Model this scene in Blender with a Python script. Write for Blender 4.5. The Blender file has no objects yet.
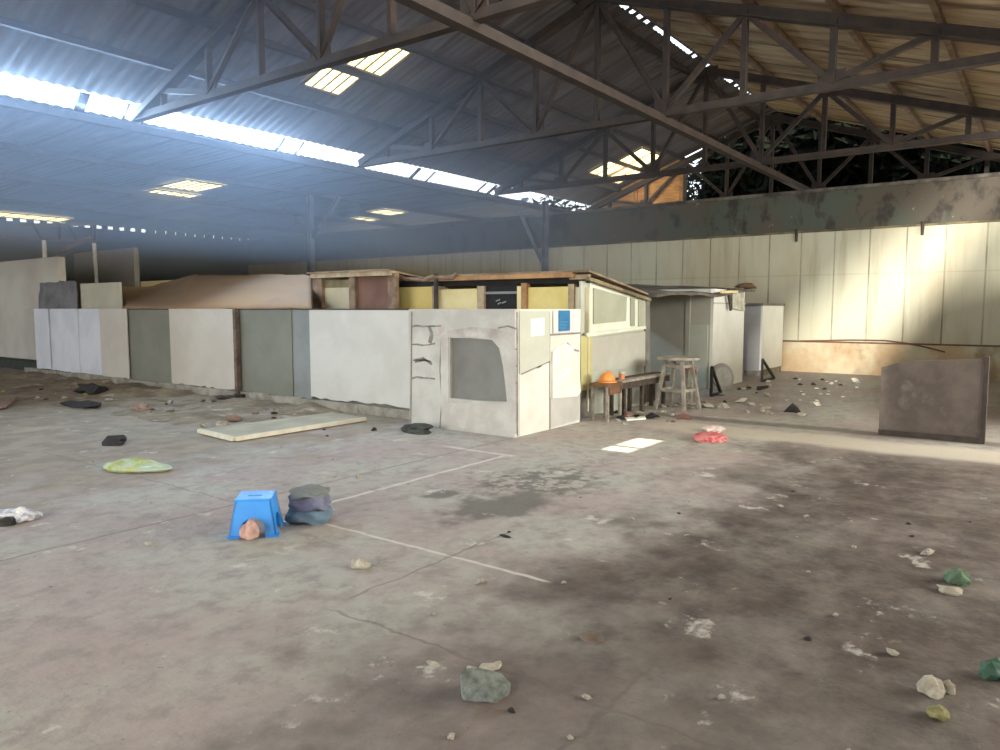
import bpy, bmesh, math, random
from mathutils import Vector, Matrix, noise, geometry
random.seed(7)
S = bpy.context.scene
COL = S.collection
# ---------------------------------------------------------------- camera maths (world: X and Y run along the shed's two axes)
f = 741.0; TH = math.atan(66/741); CAMZ = 1.6
FW = (math.cos(math.radians(36.5)), math.sin(math.radians(36.5))); RT = (FW[1], -FW[0])
def ray(u, v):
    a = (u-500)/f; b = (375-v)/f
    h = math.cos(TH)+b*math.sin(TH)
    return (FW[0]*h+RT[0]*a, FW[1]*h+RT[1]*a, b*math.cos(TH)-math.sin(TH))
def hit(u, v, A, B, C, D):
    r = ray(u, v); t = (D-C*CAMZ)/(A*r[0]+B*r[1]+C*r[2]); return Vector((r[0]*t, r[1]*t, CAMZ+r[2]*t))
def fl(u, v, z=0): return hit(u, v, 0, 0, 1, z)
def onX(u, v, x): return hit(u, v, 1, 0, 0, x)
def onY(u, v, y): return hit(u, v, 0, 1, 0, y)

# ---------------------------------------------------------------- materials
def lin(c): return tuple((x/12.92 if x <= .04045 else ((x+.055)/1.055)**2.4) for x in c)
def rgb(r, g, b): return lin((r/255, g/255, b/255))+(1,)
def newmat(name):
    m = bpy.data.materials.new(name); m.use_nodes = True
    nt = m.node_tree; nt.nodes.clear()
    out = nt.nodes.new('ShaderNodeOutputMaterial'); bs = nt.nodes.new('ShaderNodeBsdfPrincipled')
    nt.links.new(bs.outputs[0], out.inputs[0]); return m, nt, bs
def N(nt, t, **kw):
    n = nt.nodes.new(t)
    for k, v in kw.items():
        if k.startswith('i_'):
            key = k[2:]; n.inputs[int(key) if key.isdigit() else key.replace('_', ' ')].default_value = v
        else: setattr(n, k, v)
    return n
def noise_fac(nt, vec, scale, detail=5, lo=.35, hi=.65, rough=.6, stretch=None):
    if stretch:
        mp = N(nt, 'ShaderNodeMapping'); mp.inputs['Scale'].default_value = stretch
        nt.links.new(vec, mp.inputs[0]); vec = mp.outputs[0]
    n = N(nt, 'ShaderNodeTexNoise', i_Scale=scale, i_Detail=detail, i_Roughness=rough)
    nt.links.new(vec, n.inputs['Vector'])
    r = N(nt, 'ShaderNodeMapRange', i_1=lo, i_2=hi); r.interpolation_type = 'SMOOTHSTEP'
    nt.links.new(n.outputs['Fac'], r.inputs[0]); return r.outputs[0]
def mix(nt, fac, a, b):
    m = N(nt, 'ShaderNodeMix', data_type='RGBA')
    for s, v in ((0, fac), (6, a), (7, b)):
        if isinstance(v, (tuple, float, int)): m.inputs[s].default_value = v
        else: nt.links.new(v, m.inputs[s])
    return m.outputs[2]
def mt(nt, op, a, b=None, c=None):
    m = N(nt, 'ShaderNodeMath', operation=op)
    for i, v in enumerate((a, b, c)):
        if v is None: continue
        if isinstance(v, (float, int)): m.inputs[i].default_value = v
        else: nt.links.new(v, m.inputs[i])
    return m.outputs[0]
def smooth(nt, v, lo, hi):
    r = N(nt, 'ShaderNodeMapRange', i_1=lo, i_2=hi); r.interpolation_type = 'SMOOTHSTEP'
    nt.links.new(v, r.inputs[0]); return r.outputs[0]
_mats = {}
def M(name, c1, c2=None, scale=3, rough=.85, metal=0, bump=.15, bscale=None, c3=None, s3=1.0, lo=.35, hi=.65, stretch=None, lo3=.55, hi3=.7):
    if name in _mats: return _mats[name]
    m, nt, bs = newmat(name)
    vec = N(nt, 'ShaderNodeTexCoord').outputs['Object']
    col = rgb(*c1)
    if c2: col = mix(nt, noise_fac(nt, vec, scale, lo=lo, hi=hi, stretch=stretch), col, rgb(*c2))
    if c3: col = mix(nt, noise_fac(nt, vec, s3, lo=lo3, hi=hi3, detail=8), col, rgb(*c3))
    if isinstance(col, tuple): bs.inputs['Base Color'].default_value = col
    else: nt.links.new(col, bs.inputs['Base Color'])
    bs.inputs['Roughness'].default_value = rough; bs.inputs['Metallic'].default_value = metal
    if bump:
        n = N(nt, 'ShaderNodeTexNoise', i_Scale=bscale or scale*6, i_Detail=6.0); nt.links.new(vec, n.inputs['Vector'])
        b = N(nt, 'ShaderNodeBump', i_Strength=bump, i_Distance=.02); nt.links.new(n.outputs['Fac'], b.inputs['Height'])
        nt.links.new(b.outputs[0], bs.inputs['Normal'])
    _mats[name] = m; return m
def emis(name, c, s, ribs=False):
    m = bpy.data.materials.new(name); m.use_nodes = True; nt = m.node_tree; nt.nodes.clear()
    o = N(nt, 'ShaderNodeOutputMaterial'); e = N(nt, 'ShaderNodeEmission', i_Strength=s)
    vec = N(nt, 'ShaderNodeTexCoord').outputs['Object']
    nt.links.new(mix(nt, noise_fac(nt, vec, 5, lo=.3, hi=.75), rgb(*c), rgb(int(c[0]*.93), int(c[1]*.9), int(c[2]*.75))), e.inputs[0])
    nt.links.new(e.outputs[0], o.inputs[0]); return m

# ---------------------------------------------------------------- mesh helpers
class MB:
    def __init__(s): s.bm = bmesh.new()
    def quad(s, pts):
        vs = [s.bm.verts.new(p) for p in pts]; s.bm.faces.new(vs); return s
    def box(s, c, d, rot=None):
        """c centre, d full sizes"""
        r = bmesh.ops.create_cube(s.bm, size=1)['verts']
        m = Matrix.Translation(c) @ (rot.to_4x4() if rot else Matrix()) @ Matrix.Diagonal((*d, 1))
        bmesh.ops.transform(s.bm, matrix=m, verts=r); return s
    def b2(s, a, b):
        a = Vector(a); b = Vector(b); return s.box((a+b)/2, [abs(q) for q in (b-a)])
    def bar(s, p, q, w, h=None, up=(0, 0, 1)):
        p = Vector(p); q = Vector(q); d = q-p; L = d.length; d.normalize(); up = Vector(up)
        if abs(d.dot(up)) > .98: up = Vector((1, 0, 0))
        x = d.cross(up).normalized(); y = x.cross(d).normalized()
        return s.box((p+q)/2, (w, h or w, L), Matrix((x, y, d)).transposed())
    def angle(s, p, q, w, t=.014, up=(0, 0, 1)):
        """pair of back-to-back angle irons"""
        p = Vector(p); q = Vector(q); d = (q-p).normalized(); up = Vector(up)
        if abs(d.dot(up)) > .98: up = Vector((0, 1, 0))
        x = d.cross(up).normalized(); y = x.cross(d).normalized()
        s.bar(p+x*t, q+x*t, t, w, up); s.bar(p-x*t, q-x*t, t, w, up)
        s.bar(p-y*w/2, q-y*w/2, w*1.1, t, up); return s
    def tube(s, p, q, r0, r1=None, n=12):
        p = Vector(p); q = Vector(q); d = q-p; r1 = r0 if r1 is None else r1
        r = bmesh.ops.create_cone(s.bm, cap_ends=True, segments=n, radius1=r0, radius2=r1, depth=d.length)['verts']
        bmesh.ops.transform(s.bm, matrix=Matrix.Translation((p+q)/2) @ d.to_track_quat('Z', 'Y').to_matrix().to_4x4(), verts=r); return s
    def path(s, pts, r, n=8):
        for a, b in zip(pts, pts[1:]): s.tube(a, b, r, r, n)
        return s
    def prism(s, outline, offset, holes=()):
        """outline: 3D points; extruded by the vector offset"""
        off = Vector(offset); loops = [[Vector(p) for p in outline]]+[[Vector(p) for p in h] for h in holes]
        tris = geometry.tessellate_polygon(loops); flat = [p for l in loops for p in l]
        a = [s.bm.verts.new(p) for p in flat]; b = [s.bm.verts.new(p+off) for p in flat]
        for t in tris:
            try: s.bm.faces.new([a[i] for i in t]); s.bm.faces.new([b[i] for i in reversed(t)])
            except ValueError: pass
        k = 0
        for l in loops:
            n = len(l)
            for i in range(n):
                i0 = k+i; i1 = k+(i+1) % n; s.bm.faces.new((a[i0], a[i1], b[i1], b[i0]))
            k += n
        return s
    def rock(s, c, d, sub=2, amp=.25, seed=0, flat=.0):
        r = bmesh.ops.create_icosphere(s.bm, subdivisions=sub, radius=.5)['verts']
        for v in r:
            n = noise.noise(v.co*2.2+Vector((seed*3.1, seed*1.7, seed)))
            v.co *= 1+amp*2*n
            v.co += noise.noise_vector(v.co*5+Vector((seed, 0, 0)))*amp*.12
            v.co = Vector((v.co.x*d[0], v.co.y*d[1], max(v.co.z, -.32)*d[2]))+Vector(c)
        return s
    def build(s, name, mat, parent=None, smooth=False, bevel=0):
        if bevel: bmesh.ops.bevel(s.bm, geom=s.bm.edges[:], offset=bevel, segments=2, affect='EDGES', clamp_overlap=True)
        bmesh.ops.recalc_face_normals(s.bm, faces=s.bm.faces[:])
        if smooth:
            for fc in s.bm.faces: fc.smooth = True
        me = bpy.data.meshes.new(name); s.bm.to_mesh(me); s.bm.free()
        if mat: me.materials.append(mat)
        o = bpy.data.objects.new(name, me); COL.objects.link(o)
        if parent:
            o.parent = parent; o.matrix_parent_inverse = Matrix.Translation(-parent.location) if not parent.rotation_euler.z else (Matrix.Translation(parent.location) @ Matrix.Rotation(parent.rotation_euler.z, 4, 'Z')).inverted()
        return o
def tag(o, label, cat, group=None, kind=None):
    if label: o['label'] = label
    if cat: o['category'] = cat
    if group: o['group'] = group
    if kind: o['kind'] = kind
    return o
def empty(name, loc, label, cat, group=None, rz=0):
    o = bpy.data.objects.new(name, None); COL.objects.link(o); o.location = loc; o.rotation_euler.z = rz; o.empty_display_size = .1
    return tag(o, label, cat, group)
def struct(o): o['kind'] = 'structure'; return o
# parts below are modelled in world coordinates (build() keeps them in place under their parent) unless a local rig is used

# ================================================================ SETTING
# ---- floor
def floor_mat():
    m, nt, bs = newmat('concrete_floor')
    tc = N(nt, 'ShaderNodeTexCoord').outputs['Object']
    sp = N(nt, 'ShaderNodeSeparateXYZ'); nt.links.new(tc, sp.inputs[0]); x, y = sp.outputs[0], sp.outputs[1]
    w = N(nt, 'ShaderNodeTexNoise', i_Scale=1.1, i_Detail=6.0); nt.links.new(tc, w.inputs['Vector'])
    wob = mt(nt, 'SUBTRACT', w.outputs['Fac'], .5)
    w2 = N(nt, 'ShaderNodeTexNoise', i_Scale=5.0, i_Detail=5.0); nt.links.new(tc, w2.inputs['Vector'])
    wob2 = mt(nt, 'SUBTRACT', w2.outputs['Fac'], .5)
    col = mix(nt, noise_fac(nt, tc, .9, lo=.38, hi=.62, detail=7), rgb(*C_FLOOR_A), rgb(*C_FLOOR_B))
    col = mix(nt, noise_fac(nt, tc, 3.5, lo=.48, hi=.72, detail=8), col, rgb(*C_FLOOR_C))
    col = mix(nt, mt(nt, 'MULTIPLY', noise_fac(nt, tc, 7, lo=.42, hi=.62, detail=10, rough=.75), .35), col, rgb(130, 122, 112))
    # far left: olive dirt
    yy = mt(nt, 'ADD', y, mt(nt, 'MULTIPLY', wob, 5.0))
    col = mix(nt, mt(nt, 'MULTIPLY', smooth(nt, yy, 6.3, 8.0), .8), col, mix(nt, noise_fac(nt, tc, 3, lo=.4, hi=.6), rgb(*C_DIRT_A), rgb(*C_DIRT_B)))
    # right hand: dark brown soil film
    yb = mt(nt, 'ADD', mt(nt, 'ADD', mt(nt, 'SUBTRACT', y, mt(nt, 'MULTIPLY', x, .0)), mt(nt, 'MULTIPLY', wob, 2.6)), mt(nt, 'MULTIPLY', wob2, 1.0))
    m1 = smooth(nt, yb, 2.95, 1.7)
    m1 = mt(nt, 'MULTIPLY', m1, smooth(nt, x, 9.8, 8.6))
    patch = noise_fac(nt, tc, 1.3, lo=.3, hi=.6, detail=9, rough=.7)
    near = mt(nt, 'ADD', mt(nt, 'MULTIPLY', smooth(nt, mt(nt, 'ADD', x, mt(nt, 'MULTIPLY', wob, 2)), 2.2, 3.9), .25), .75)
    m1 = mt(nt, 'MULTIPLY', mt(nt, 'MULTIPLY', m1, mt(nt, 'ADD', mt(nt, 'MULTIPLY', patch, .4), .6)), near)
    col = mix(nt, m1, col, mix(nt, noise_fac(nt, tc, 4, lo=.35, hi=.65), rgb(*C_SOIL_A), rgb(*C_SOIL_B)))
    # dark oily stain near the block hut, made of two blobs
    def blob(cx, cy, rx, ry, soft=.35, wx=.9):
        dx = mt(nt, 'DIVIDE', mt(nt, 'SUBTRACT', x, cx), rx); dy = mt(nt, 'DIVIDE', mt(nt, 'SUBTRACT', y, cy), ry)
        d = mt(nt, 'SQRT', mt(nt, 'ADD', mt(nt, 'MULTIPLY', dx, dx), mt(nt, 'MULTIPLY', dy, dy)))
        d = mt(nt, 'ADD', mt(nt, 'ADD', d, mt(nt, 'MULTIPLY', wob2, 2.0)), mt(nt, 'MULTIPLY', wob, wx))
        return smooth(nt, d, 1+soft, 1-soft)
    st = blob(4.75, 3.55, .55, .28)
    st = mt(nt, 'MAXIMUM', st, mt(nt, 'MULTIPLY', blob(5.6, 3.75, .75, .5, .5), noise_fac(nt, tc, 6, lo=.45, hi=.55)))
    st = mt(nt, 'MAXIMUM', st, blob(4.75, 4.15, .16, .13))
    col = mix(nt, mt(nt, 'MULTIPLY', st, .75), col, rgb(82, 80, 70))
    # pale lime marks and old painted/grouted lines
    def line(coord, at, half, lo_c, lo, hi, wv=.05):
        d = mt(nt, 'ABSOLUTE', mt(nt, 'ADD', mt(nt, 'SUBTRACT', coord, at), mt(nt, 'MULTIPLY', wob2, wv)))
        v = smooth(nt, d, half, half*.4)
        return mt(nt, 'MULTIPLY', v, mt(nt, 'MULTIPLY', smooth(nt, lo_c, lo-.05, lo+.05), smooth(nt, lo_c, hi+.1, hi-.1)))
    ln = line(y, 4.72, .035, x, 3.9, 6.5)
    ln = mt(nt, 'MAXIMUM', ln, line(x, 3.58, .022, y, 2.3, 4.3))
    ln = mt(nt, 'MAXIMUM', ln, mt(nt, 'MULTIPLY', line(x, 6.5, .06, y, 4.6, 5.6), .7))
    ln = mt(nt, 'MULTIPLY', ln, noise_fac(nt, tc, 9, lo=.25, hi=.5))
    marks = mt(nt, 'MULTIPLY', noise_fac(nt, tc, 2.4, lo=.60, hi=.68, detail=9, rough=.7), .6)
    col = mix(nt, mt(nt, 'MAXIMUM', mt(nt, 'MULTIPLY', ln, .75), marks), col, rgb(208, 204, 192))
    # concrete strip across the shed and the drain groove behind it
    strip = mt(nt, 'MULTIPLY', smooth(nt, mt(nt, 'ABSOLUTE', mt(nt, 'ADD', mt(nt, 'SUBTRACT', x, 9.55), mt(nt, 'MULTIPLY', wob, .5))), .55, .25), smooth(nt, y, 4.9, 3.6))
    col = mix(nt, mt(nt, 'MULTIPLY', strip, .75), col, rgb(196, 188, 168))
    gro = mt(nt, 'MULTIPLY', smooth(nt, mt(nt, 'ABSOLUTE', mt(nt, 'ADD', mt(nt, 'SUBTRACT', x, 10.45), mt(nt, 'MULTIPLY', wob, .35))), .28, .08), smooth(nt, y, 5.2, 4.6))
    col = mix(nt, mt(nt, 'MULTIPLY', gro, .65), col, rgb(74, 66, 58))
    # slab joints and cracks
    jt = line(y, 5.3, .02, x, -4, 7.4); jt = mt(nt, 'MAXIMUM', jt, line(x, 2.55, .014, y, -2, 3.0, .12)); jt = mt(nt, 'MAXIMUM', jt, line(x, 3.55, .012, y, 4.3, 9, .1))
    jt = mt(nt, 'MAXIMUM', jt, line(y, 3.05, .014, x, 2.7, 4.3, .1)); jt = mt(nt, 'MAXIMUM', jt, line(y, 1.35, .016, x, .5, 3.6, .1))
    vo = N(nt, 'ShaderNodeTexVoronoi', feature='DISTANCE_TO_EDGE', i_Scale=.55); 
    ad = N(nt, 'ShaderNodeVectorMath', operation='ADD'); nt.links.new(tc, ad.inputs[0]); nt.links.new(w2.outputs['Color'], ad.inputs[1]); nt.links.new(ad.outputs[0], vo.inputs['Vector'])
    jt = mt(nt, 'MAXIMUM', jt, mt(nt, 'MULTIPLY', smooth(nt, vo.outputs['Distance'], .022, .006), mt(nt, 'MULTIPLY', noise_fac(nt, tc, 1.7, lo=.55, hi=.66), .6)))
    col = mix(nt, mt(nt, 'MULTIPLY', jt, .5), col, rgb(96, 88, 78))
    sp2 = noise_fac(nt, tc, 22, lo=.66, hi=.72, detail=3)
    col = mix(nt, mt(nt, 'MULTIPLY', sp2, .5), col, rgb(88, 80, 72))
    nt.links.new(col, bs.inputs['Base Color'])
    bs.inputs['Roughness'].default_value = .82
    n = N(nt, 'ShaderNodeTexNoise', i_Scale=9.0, i_Detail=8.0, i_Roughness=.65); nt.links.new(tc, n.inputs['Vector'])
    b = N(nt, 'ShaderNodeBump', i_Strength=.55, i_Distance=.03); nt.links.new(n.outputs['Fac'], b.inputs['Height']); nt.links.new(b.outputs[0], bs.inputs['Normal'])
    return m
C_FLOOR_A=(168,166,155); C_FLOOR_B=(164,151,144); C_FLOOR_C=(148,140,132)
C_DIRT_A=(146,130,104); C_DIRT_B=(124,108,86)
C_SOIL_A=(92,80,70); C_SOIL_B=(64,53,45)
WX = 19.8                                                  # far right-hand wall
fo = MB().b2((-9, -7, -.2), (30, 30, 0)).build('floor', floor_mat()); struct(fo)

# ---- roofs
RIDGE_Y, RIDGE_Z, SL, SR = 6.9, 7.5, .36, .327
def zl(y): return RIDGE_Z-SL*(y-RIDGE_Y)
def zr(y): return RIDGE_Z-SR*(RIDGE_Y-y)
def corrugated(x0, x1, ys, zf, skip=None, pitch=.19, amp=.011, xb=()):
    """sheet whose waves run down the slope; ys = break lines across it"""
    mb = MB(); bm = mb.bm; step = pitch/6; xs = []; x = x0
    while x < x1: xs.append(x); x += step
    xs = sorted(set(xs+[x1]+list(xb)))
    vs = [[bm.verts.new((x, y, zf(y)+amp*math.sin(x/pitch*2*math.pi)+.012*math.sin(x*1.3+y)*math.sin(y*2.1))) for y in ys] for x in xs]
    for i in range(len(xs)-1):
        for j in range(len(ys)-1):
            xm = (xs[i]+xs[i+1])/2; ym = (ys[j]+ys[j+1])/2
            if skip and skip(xm, ym): continue
            bm.faces.new((vs[i][j], vs[i+1][j], vs[i+1][j+1], vs[i][j+1]))
    return mb
def rusty(name, a, b, c):
    m, nt, bs = newmat(name)
    tc = N(nt, 'ShaderNodeTexCoord').outputs['Object']
    col = mix(nt, noise_fac(nt, tc, .8, lo=.35, hi=.65, stretch=(2.5, .6, 1)), rgb(*a), rgb(*b))
    col = mix(nt, noise_fac(nt, tc, 1.2, lo=.5, hi=.68, stretch=(3.5, .45, 1), detail=8), col, rgb(*c))
    br = N(nt, 'ShaderNodeTexWave', i_Scale=.37, i_Distortion=.0); br.bands_direction = 'X'
    nt.links.new(tc, br.inputs['Vector'])
    col = mix(nt, mt(nt, 'MULTIPLY', smooth(nt, br.outputs['Fac'], .06, .0), .6), col, rgb(50, 42, 36))
    nt.links.new(col, bs.inputs['Base Color']); bs.inputs['Roughness'].default_value = .7
    return m
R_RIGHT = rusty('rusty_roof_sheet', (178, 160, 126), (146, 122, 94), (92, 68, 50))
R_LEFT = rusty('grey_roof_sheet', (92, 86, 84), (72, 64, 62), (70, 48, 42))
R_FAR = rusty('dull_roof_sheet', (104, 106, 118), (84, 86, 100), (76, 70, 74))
XA, XB = -9, 23.2
# right slope, with the missing pane that lets the sun in
hx = ((7.42, 7.70), (7.77, 8.36)); hy = (.79, 1.08)
def skipR(x, y): return hy[0] < y < hy[1] and any(a < x < b for a, b in hx)
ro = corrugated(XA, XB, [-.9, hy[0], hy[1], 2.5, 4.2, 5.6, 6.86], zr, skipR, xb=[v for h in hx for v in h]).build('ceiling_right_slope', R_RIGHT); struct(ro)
rng = random.Random(3)
gaps = {}
def skipRidge(x, y):
    if y < 6.93 or y > 7.02 or x < 9 or x > 22.6: return False
    k = int(x/.16)
    if k not in gaps: gaps[k] = rng.random() < .78
    return gaps[k]
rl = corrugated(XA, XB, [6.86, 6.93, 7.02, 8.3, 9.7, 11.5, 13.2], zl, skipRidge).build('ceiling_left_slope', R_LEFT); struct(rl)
def zn(y): return 5.05-.0243*(y-13.6)
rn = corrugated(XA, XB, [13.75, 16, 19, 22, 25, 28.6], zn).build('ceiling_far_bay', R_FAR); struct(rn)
rs = corrugated(XA, XB, [-7, -4, -1.2, -.45], lambda y: 4.72+.03*y).build('ceiling_near_aisle', R_RIGHT); struct(rs)
# purlins and long members (parts of the slopes)
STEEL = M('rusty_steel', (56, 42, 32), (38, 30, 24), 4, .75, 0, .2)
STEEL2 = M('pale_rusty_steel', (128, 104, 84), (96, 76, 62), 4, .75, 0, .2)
for y in (.1, 1.45, 2.8, 4.15, 5.5): MB().b2((XA, y-.04, zr(y)-.15), (XB, y+.04, zr(y)-.035)).build('purlin', STEEL2, ro)
for y in (7.3, 8.6, 9.72, 10.76, 11.95): MB().b2((XA, y-.04, zl(y)-.14), (XB, y+.04, zl(y)-.035)).build('purlin', STEEL, rl)
MB().b2((XA, 13.17, zl(13.2)+.02), (XB, 13.2, zl(13.2)+1.0)).build('slit_sun_shield', STEEL, rl)  # added upright strip, keeps sun from falling through the slit
MB().b2((9, 6.90, 7.48), (XB, 6.92, 7.72)).build('ridge_sun_shield', STEEL, rl)  # added strip, shields the ridge gaps from direct sun
for y in (13.85, 17.1, 20.4, 24.3): MB().b2((XA, y-.05, zn(y)-.16), (XB, y+.05, zn(y)-.035)).build('purlin', STEEL, rn)
# bits of broken sheet hanging into the light slit
for x, w in ((6.15, .16), (6.9, .03), (7.25, .03), (10.2, .05), (10.7, .04), (14.4, .1), (15.0, .04), (17.2, .05), (17.7, .1)):
    MB().bar((x, 13.22, 5.2), (x+.08, 13.64, 5.0), w, .03).build('slit_strut', STEEL, rn)

# ---- trusses
def truss(X, label, left=13.2, right=-.6):
    ridge_node = 6.9; zb = 5.0
    t = empty('roof_truss', (X, right, zb), label, 'roof truss', 'roof trusses')
    nr = [6.9-1.35*i for i in range(5)]; nl = [6.9+1.35*i for i in range(5)]
    top = lambda y: (zl(y) if y > 6.9 else zr(y))-.24
    MB().angle((X, right-.1, top(right)-.02), (X, 6.9, top(6.9)), .17, .02).build('top_chord', STEEL, t)
    MB().angle((X, 6.9, top(6.9)), (X, left, top(left)), .17, .02).build('top_chord', STEEL, t)
    MB().angle((X, right-.1, zb-.02), (X, left, zb-.02), .13, .018).build('bottom_chord', STEEL, t)
    for y in nr+nl[1:]:
        if top(y)-zb > .12: MB().angle((X, y, zb+.03), (X, y, top(y)), .095, .014, (0, 1, 0)).build('post', STEEL, t)
    for s, ns in ((-1, nr), (1, nl)):
        for k in (1, 3):            # bottom nodes at odd positions
            for j in (k-1, k+1):
                if j < len(ns): MB().angle((X, ns[j], top(ns[j])-.03), (X, ns[k], zb+.04), .085, .013).build('web_brace', STEEL, t)
    for k in (1, 3):
        for ns in (nr, nl): MB().b2((X-.012, ns[k]-.2, zb-.07), (X+.012, ns[k]+.2, zb+.2)).build('gusset_plate', STEEL, t)
    MB().b2((X-.012, 6.62, top(6.9)-.25), (X+.012, 7.18, top(6.9)+.08)).build('gusset_plate', STEEL, t)
    return t
truss(1.7, 'steel roof truss crossing directly above the viewpoint, nearest of all trusses')
truss(7.0, 'rusty steel roof truss passing under the large yellow skylight')
truss(12.3, 'dark steel roof truss crossing the upper right, nearest one seen in full')
truss(17.6, 'dark steel roof truss just in front of the black tree opening')
truss(22.9, 'end roof truss behind the wall, in front of the tan boarding')
# longitudinal ties at bottom chord level
for y, lab in ((5.55, 'thick dark steel tie beam running lengthwise under the ridge, right of the posts'),):
    tag(MB().angle((1.7, y, 4.86), (22.9, y, 4.86), .14, .025).build('tie_beam', STEEL), lab, 'beam')
# ---- skylights (lit translucent sheets fixed to the roof underside)
SKY = emis('lit_yellowed_sheet', (255, 244, 190), 3.0)
FR = M('skylight_batten', (120, 100, 76), (90, 74, 58), 8, .8)
def skylight(x0, x1, y0, y1, zf, label, ribs=4, rail=True):
    c = ((x0+x1)/2, (y0+y1)/2); zc = zf(c[1])-.05
    t = empty('skylight', (c[0], c[1], zc), label, 'skylight', 'yellowed skylight sheets in the roof')
    dz = .045
    MB().prism([(x0, y0, zf(y0)-dz), (x1, y0, zf(y0)-dz), (x1, y1, zf(y1)-dz), (x0, y1, zf(y1)-dz)], (0, 0, .012)).build('translucent_sheet', SKY, t)
    for k in range(1, ribs):
        x = x0+(x1-x0)*k/ribs
        MB().bar((x, y0, zf(y0)-dz-.01), (x, y1, zf(y1)-dz-.01), .022, .02).build('rib', FR, t)
    if rail:
        for x in (x0, x1): MB().bar((x, y0, zf(y0)-dz-.012), (x, y1, zf(y1)-dz-.012), .05, .03).build('frame_rail', FR, t)
        for y in (y0, y1): MB().bar((x0, y, zf(y)-dz-.012), (x1, y, zf(y)-dz-.012), .05, .03).build('frame_rail', FR, t)
skylight(9.3, 10.2, 10.84, 11.5, zl, 'yellow skylight sheet on the left roof slope, lower of the large pair')
skylight(9.62, 10.55, 9.85, 10.68, zl, 'yellow skylight sheet on the left roof slope, upper of the large pair')
skylight(20.2, 21.2, 10.85, 11.6, zl, 'small yellow skylight over the end wall, lower left of three sheets', 2)
skylight(20.5, 22.0, 9.95, 10.75, zl, 'yellow skylight over the end wall, upper right of three sheets', 2)
skylight(21.35, 22.4, 10.85, 11.7, zl, 'narrow yellow skylight over the tan boarding, deepest of three sheets', 2)
skylight(10.95, 12.3, 19.75, 21.1, zn, 'yellow skylight in the far bay, nearer half of the flat pair', 5)
skylight(10.75, 11.9, 17.9, 19.3, zn, 'yellow skylight in the far bay, upper half of the flat pair', 5)
skylight(18.5, 19.5, 19.9, 20.8, zn, 'tiny pale skylight spot in the far bay, left of two', 2)
skylight(17.8, 18.9, 17.9, 18.8, zn, 'tiny pale skylight spot in the far bay, right of two', 2)
skylight(9.3, 12.0, 27.0, 28.1, zn, 'long bright skylight strip at the far left edge under the eaves', 6)
for i, x in enumerate((-5.5, -2.5, .5)):  # glowing sheets added out of view to brighten the floor
    skylight(x, x+1.5, 8.6, 9.8, zl, 'unseen yellow skylight sheet added as fill over the entrance end, %s of three' % ('outermost', 'middle', 'innermost')[i], 4)

# ---- far right wall with panels, dado and dirty upper band
def wall_mat():
    m, nt, bs = newmat('beige_wall_panel')
    tc = N(nt, 'ShaderNodeTexCoord').outputs['Object']
    sp = N(nt, 'ShaderNodeSeparateXYZ'); nt.links.new(tc, sp.inputs[0]); y, z = sp.outputs[1], sp.outputs[2]
    col = mix(nt, noise_fac(nt, tc, .35, lo=.4, hi=.62, stretch=(1, 1, .4)), rgb(174, 170, 146), rgb(164, 152, 124))
    col = mix(nt, mt(nt, 'MULTIPLY', noise_fac(nt, tc, 1.0, lo=.5, hi=.7, stretch=(1, 3, .25), detail=7), .6), col, rgb(140, 132, 104))
    fr = mt(nt, 'FRACT', mt(nt, 'DIVIDE', mt(nt, 'ADD', y, 30.0), .79))
    seam = smooth(nt, mt(nt, 'ABSOLUTE', mt(nt, 'SUBTRACT', fr, .5)), .030, .012)
    hseam = smooth(nt, mt(nt, 'ABSOLUTE', mt(nt, 'SUBTRACT', z, 2.45)), .02, .008)
    sm = mt(nt, 'MAXIMUM', mt(nt, 'MULTIPLY', seam, mt(nt, 'ADD', mt(nt, 'MULTIPLY', noise_fac(nt, tc, .8), .6), .4)), mt(nt, 'MULTIPLY', hseam, .22))
    col = mix(nt, mt(nt, 'MULTIPLY', sm, .8), col, rgb(84, 76, 54))
    nt.links.new(col, bs.inputs['Base Color']); bs.inputs['Roughness'].default_value = .75
    return m
wr = MB().b2((WX, -7, .78), (WX+.12, 28.4, 3.55)).build('wall_right', wall_mat()); struct(wr)
dado = MB().b2((WX-.03, -7, 0), (WX+.12, 28.4, .78)).build('baseboard_right', M('block_dado', (176, 168, 140), (166, 140, 106), 1.2, .9, 0, .25, 9, c3=(132, 116, 90), s3=.9)); struct(dado)
tm = MB(); tm.b2((WX-.05, -7, .76), (WX-.03, 28.4, .80)); struct(tm.build('trim_1', M('brown_rail', (104, 78, 56), (80, 62, 48), 4)))
def band_mat():
    m, nt, bs = newmat('dirty_upper_glazing')
    tc = N(nt, 'ShaderNodeTexCoord').outputs['Object']
    col = mix(nt, noise_fac(nt, tc, .6, lo=.4, hi=.62), rgb(74, 66, 54), rgb(66, 72, 60))
    col = mix(nt, noise_fac(nt, tc, 1.5, lo=.5, hi=.65, stretch=(1, 1.5, 1), detail=8), col, rgb(46, 40, 32))
    col = mix(nt, mt(nt, 'MULTIPLY', noise_fac(nt, tc, 5.5, lo=.66, hi=.72, detail=5), .6), col, rgb(140, 142, 128))
    nt.links.new(col, bs.inputs['Base Color']); bs.inputs['Roughness'].default_value = .85
    return m
struct(MB().b2((WX+.02, -7, 3.55), (WX+.08, 28.4, 4.52)).build('trim_2', band_mat()))
struct(MB().b2((WX-.04, -7, 4.50), (WX+.1, 28.4, 4.58)).build('trim_3', M('dark_rail', (96, 90, 78), (50, 44, 38), 2)))
struct(MB().b2((WX-.04, -7, 3.51), (WX+.02, 28.4, 3.56)).build('trim_4', M('band_sill', (110, 100, 70), (70, 64, 48), 2)))
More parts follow.
